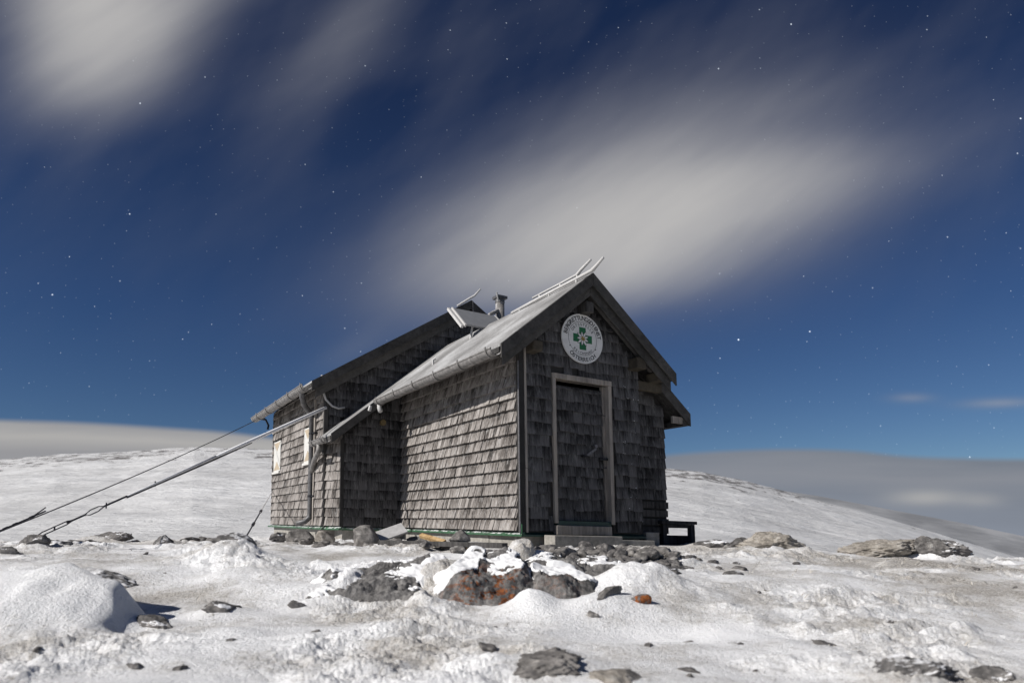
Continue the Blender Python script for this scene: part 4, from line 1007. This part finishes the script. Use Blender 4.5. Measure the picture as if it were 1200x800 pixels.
# ------------------------------------------------------------------ sky, moonlight, camera
EL = math.radians(35); SD = Vector((-.892, -.452, 0)).normalized(); AZ = math.atan2(SD.x, SD.y)
SD = Vector((SD.x * math.cos(EL), SD.y * math.cos(EL), math.sin(EL)))
sun = bpy.data.lights.new('moon_light', 'SUN'); sun.energy = 4.5; sun.angle = math.radians(.53); sun.color = (1., .965, .92)
so = bpy.data.objects.new('moon_light', sun); COL.objects.link(so); so.rotation_euler = SD.to_track_quat('Z', 'Y').to_euler(); so.location = (-20, -5, 30)

w = bpy.data.worlds.new('World'); sc.world = w; w.use_nodes = True; nt = w.node_tree
bg = nt.nodes['Background']
sky = N(nt, 'ShaderNodeTexSky', sky_type='NISHITA'); sky.sun_disc = False; sky.sun_elevation = EL; sky.sun_rotation = AZ
sky.altitude = 2200; sky.air_density = 1.0; sky.dust_density = .0; sky.ozone_density = 3.0
tc = N(nt, 'ShaderNodeTexCoord'); sp = N(nt, 'ShaderNodeSeparateXYZ'); L(nt, tc.outputs['Generated'], sp.inputs[0])
yy = math_(nt, 'MAXIMUM', sp.outputs['Y'], .02)
U = math_(nt, 'DIVIDE', sp.outputs['X'], yy); V = math_(nt, 'DIVIDE', sp.outputs['Z'], yy)
front = ramp(nt, sp.outputs['Y'], [(.05, 0), (.25, 1)])
def stretched(rot, sx, sy, scale, detail, rough, off=(0, 0)):
    cb = N(nt, 'ShaderNodeCombineXYZ'); L(nt, U, cb.inputs[0]); L(nt, V, cb.inputs[1])
    mp = N(nt, 'ShaderNodeMapping', vector_type='TEXTURE'); mp.inputs['Rotation'].default_value = (0, 0, rot); mp.inputs['Scale'].default_value = (sx, sy, 1); mp.inputs['Location'].default_value = (off[0], off[1], 0)
    L(nt, cb.outputs[0], mp.inputs[0]); return noise(nt, mp.outputs[0], scale, detail, rough)
def blob(px, py, rx, ry, rot, pw_=1.):
    """soft cloud mass at a bearing and elevation, drawn out along the wind"""
    u0, v0 = px_uv(px, py); c, s = math.cos(rot), math.sin(rot)
    du = math_(nt, 'SUBTRACT', U, u0); dv = math_(nt, 'SUBTRACT', V, v0)
    a = math_(nt, 'DIVIDE', math_(nt, 'ADD', math_(nt, 'MULTIPLY', du, c), math_(nt, 'MULTIPLY', dv, s)), rx / F)
    b = math_(nt, 'DIVIDE', math_(nt, 'SUBTRACT', math_(nt, 'MULTIPLY', dv, c), math_(nt, 'MULTIPLY', du, s)), ry / F)
    q = math_(nt, 'ADD', math_(nt, 'MULTIPLY', a, a), math_(nt, 'MULTIPLY', b, b))
    if pw_ != 1.: q = math_(nt, 'POWER', q, pw_)
    return math_(nt, 'POWER', 2.718, math_(nt, 'MULTIPLY', q, -1.))
def add(*xs):
    r = xs[0]
    for x in xs[1:]: r = math_(nt, 'ADD', r, x)
    return r
def mul(a, b): return math_(nt, 'MULTIPLY', a, b)
wisp = stretched(.50, .55, .17, 1.4, 3, .5); wisp2 = stretched(.58, .40, .10, 2.6, 3, .45, (.3, .1)); wisp3 = stretched(1.0, .5, .17, 1.8, 3, .45, (.5, .2))
clouds = add(mul(blob(755, 258, 165, 66, .13), 1.30), mul(blob(700, 318, 120, 42, .10), .72), mul(blob(770, 245, 265, 100, .24), .50), mul(blob(585, 300, 150, 55, .36), .46), mul(blob(900, 218, 165, 44, .20), .45), mul(blob(790, 170, 240, 60, .32), .24), mul(blob(700, 150, 250, 50, .50), .12),
             mul(blob(110, 5, 100, 85, -1.15), 1.9), mul(blob(210, -10, 140, 65, .7), .48), mul(blob(400, 45, 170, 45, .95), .24), mul(blob(80, 90, 85, 58, .3), .34), mul(blob(412, 412, 50, 18, .5), .10))
mod = math_(nt, 'ADD', .56, math_(nt, 'MULTIPLY', math_(nt, 'ADD', mul(wisp, .5), mul(wisp2, .5)), .88))
clouds = mul(clouds, mod)
veil = mul(ramp(nt, add(mul(wisp, .5), mul(wisp3, .5)), [(.42, 0), (.80, .14)]), ramp(nt, V, [(.22, 0), (.6, 1)]))
clouds = math_(nt, 'SUBTRACT', 1., math_(nt, 'POWER', 2.718, mul(add(clouds, veil), -1.12)))
small = add(mul(blob(1068, 466, 26, 6, .0), .30), mul(blob(1172, 472, 46, 6.5, .02), .38))
# cloud banks lying on the hills: a soft lid with a rolling top edge
def bank(prof, soft, lowfade=None):
    us, vs = zip(*[px_uv(*p) for p in prof]); lo, hi = us[0], us[-1]
    fc = N(nt, 'ShaderNodeFloatCurve'); cm = fc.mapping.curves[0]
    pts = [((u - lo) / (hi - lo), (v + .2) / .6) for u, v in zip(us, vs)]
    cm.points[0].location = pts[0]; cm.points[1].location = pts[-1]
    for p in pts[1:-1]: cm.points.new(*p)
    fc.mapping.update()
    tt = math_(nt, 'DIVIDE', math_(nt, 'SUBTRACT', U, lo), hi - lo, clamp=True); L(nt, tt, fc.inputs['Value'])
    vt = math_(nt, 'SUBTRACT', math_(nt, 'MULTIPLY', fc.outputs[0], .6), .2)
    depth = math_(nt, 'SUBTRACT', vt, V)
    return depth, math_(nt, 'DIVIDE', depth, soft, clamp=True)
dep, cover = bank([(-500, 470), (-200, 480), (0, 488), (90, 491), (190, 497), (280, 504), (400, 522), (560, 545), (680, 540), (780, 529), (850, 524), (920, 522), (1000, 524), (1060, 530), (1140, 533), (1240, 534), (1500, 540), (1900, 560)], .011)
cover = math_(nt, 'SMOOTHSTEP', cover) if False else mul(cover, mul(cover, math_(nt, 'SUBTRACT', 3., mul(cover, 2.))))
banknoise = stretched(.0, .9, .09, 1.3, 5, .55, (.2, .05))
lid = ramp(nt, math_(nt, 'ADD', dep, math_(nt, 'MULTIPLY', math_(nt, 'SUBTRACT', banknoise, .5), .07)), [(.0, (.26, .262, .275)), (.022, (.345, .338, .332)), (.055, (.25, .25, .262)), (.12, (.27, .28, .30))])
right = ramp(nt, U, [(.0, 0), (.2, 1)])
lidr = ramp(nt, math_(nt, 'ADD', dep, math_(nt, 'MULTIPLY', math_(nt, 'SUBTRACT', banknoise, .5), .10)), [(.0, (.155, .175, .210)), (.03, (.200, .213, .243)), (.07, (.170, .190, .228)), (.11, (.195, .218, .262))])
lid = mixc(nt, right, lid, lidr)
lid = mixc(nt, math_(nt, 'MINIMUM', add(mul(blob(1085, 583, 42, 9, .0), .7), mul(blob(1150, 586, 26, 8, 0), .35)), 1.), lid, (.36, .355, .35))
# stars
cb = N(nt, 'ShaderNodeCombineXYZ'); L(nt, U, cb.inputs[0]); L(nt, V, cb.inputs[1])
def stars(scale, rad, power, gain):
    vo = N(nt, 'ShaderNodeTexVoronoi', voronoi_dimensions='2D'); vo.inputs['Scale'].default_value = scale; L(nt, cb.outputs[0], vo.inputs['Vector'])
    s = N(nt, 'ShaderNodeSeparateColor'); L(nt, vo.outputs['Color'], s.inputs[0])
    d = math_(nt, 'SUBTRACT', 1., math_(nt, 'DIVIDE', vo.outputs['Distance'], rad), clamp=True)
    return mul(mul(d, d), mul(math_(nt, 'POWER', s.outputs[0], power), gain))
st = add(stars(23., .030, 9., 1.3), stars(58., .066, 5., .36), stars(9., .016, 7., 2.6))
st = mul(st, front)
cl = math_(nt, 'MINIMUM', mul(add(clouds, small), front), .96)
skyc = mixc(nt, 1., sky.outputs[0], ramp(nt, sp.outputs['Z'], [(.05, (.54, .66, .78)), (.28, (.37, .50, .70)), (.55, (.27, .34, .50))]), 'MULTIPLY')
SKY_S = .05
scl = N(nt, 'ShaderNodeVectorMath', operation='SCALE'); L(nt, skyc, scl.inputs[0]); scl.inputs['Scale'].default_value = SKY_S
starc = N(nt, 'ShaderNodeVectorMath', operation='SCALE'); starc.inputs[0].default_value = (.85, .93, 1.); L(nt, st, starc.inputs['Scale'])
ad = N(nt, 'ShaderNodeVectorMath', operation='ADD'); L(nt, scl.outputs[0], ad.inputs[0]); L(nt, starc.outputs[0], ad.inputs[1])
cloudc = mixc(nt, cl, (.20, .205, .24), (.435, .425, .415))
c = mixc(nt, cl, ad.outputs[0], cloudc)
c = mixc(nt, mul(cover, front), c, lid)
L(nt, c, bg.inputs['Color']); bg.inputs['Strength'].default_value = 1.

cam = bpy.data.cameras.new('camera'); co = bpy.data.objects.new('camera', cam); COL.objects.link(co); sc.camera = co
cam.sensor_width = 36; cam.lens = F / 1200 * 36; cam.shift_y = (YP - 400) / 1200; cam.clip_start = .05; cam.clip_end = 20000
co.matrix_world = Matrix.Rotation(math.pi / 2 + PITCH, 4, 'X') @ Matrix.Rotation(ROLL, 4, 'Z')
cam.dof.use_dof = True; cam.dof.focus_distance = 11.; cam.dof.aperture_fstop = 1.6
vs = sc.view_settings; vs.view_transform = 'Standard'; vs.look = 'None'; vs.gamma = 1; vs.use_curve_mapping = False; vs.exposure = .30
sc.cycles.use_denoising = True; sc.cycles.max_bounces = 6
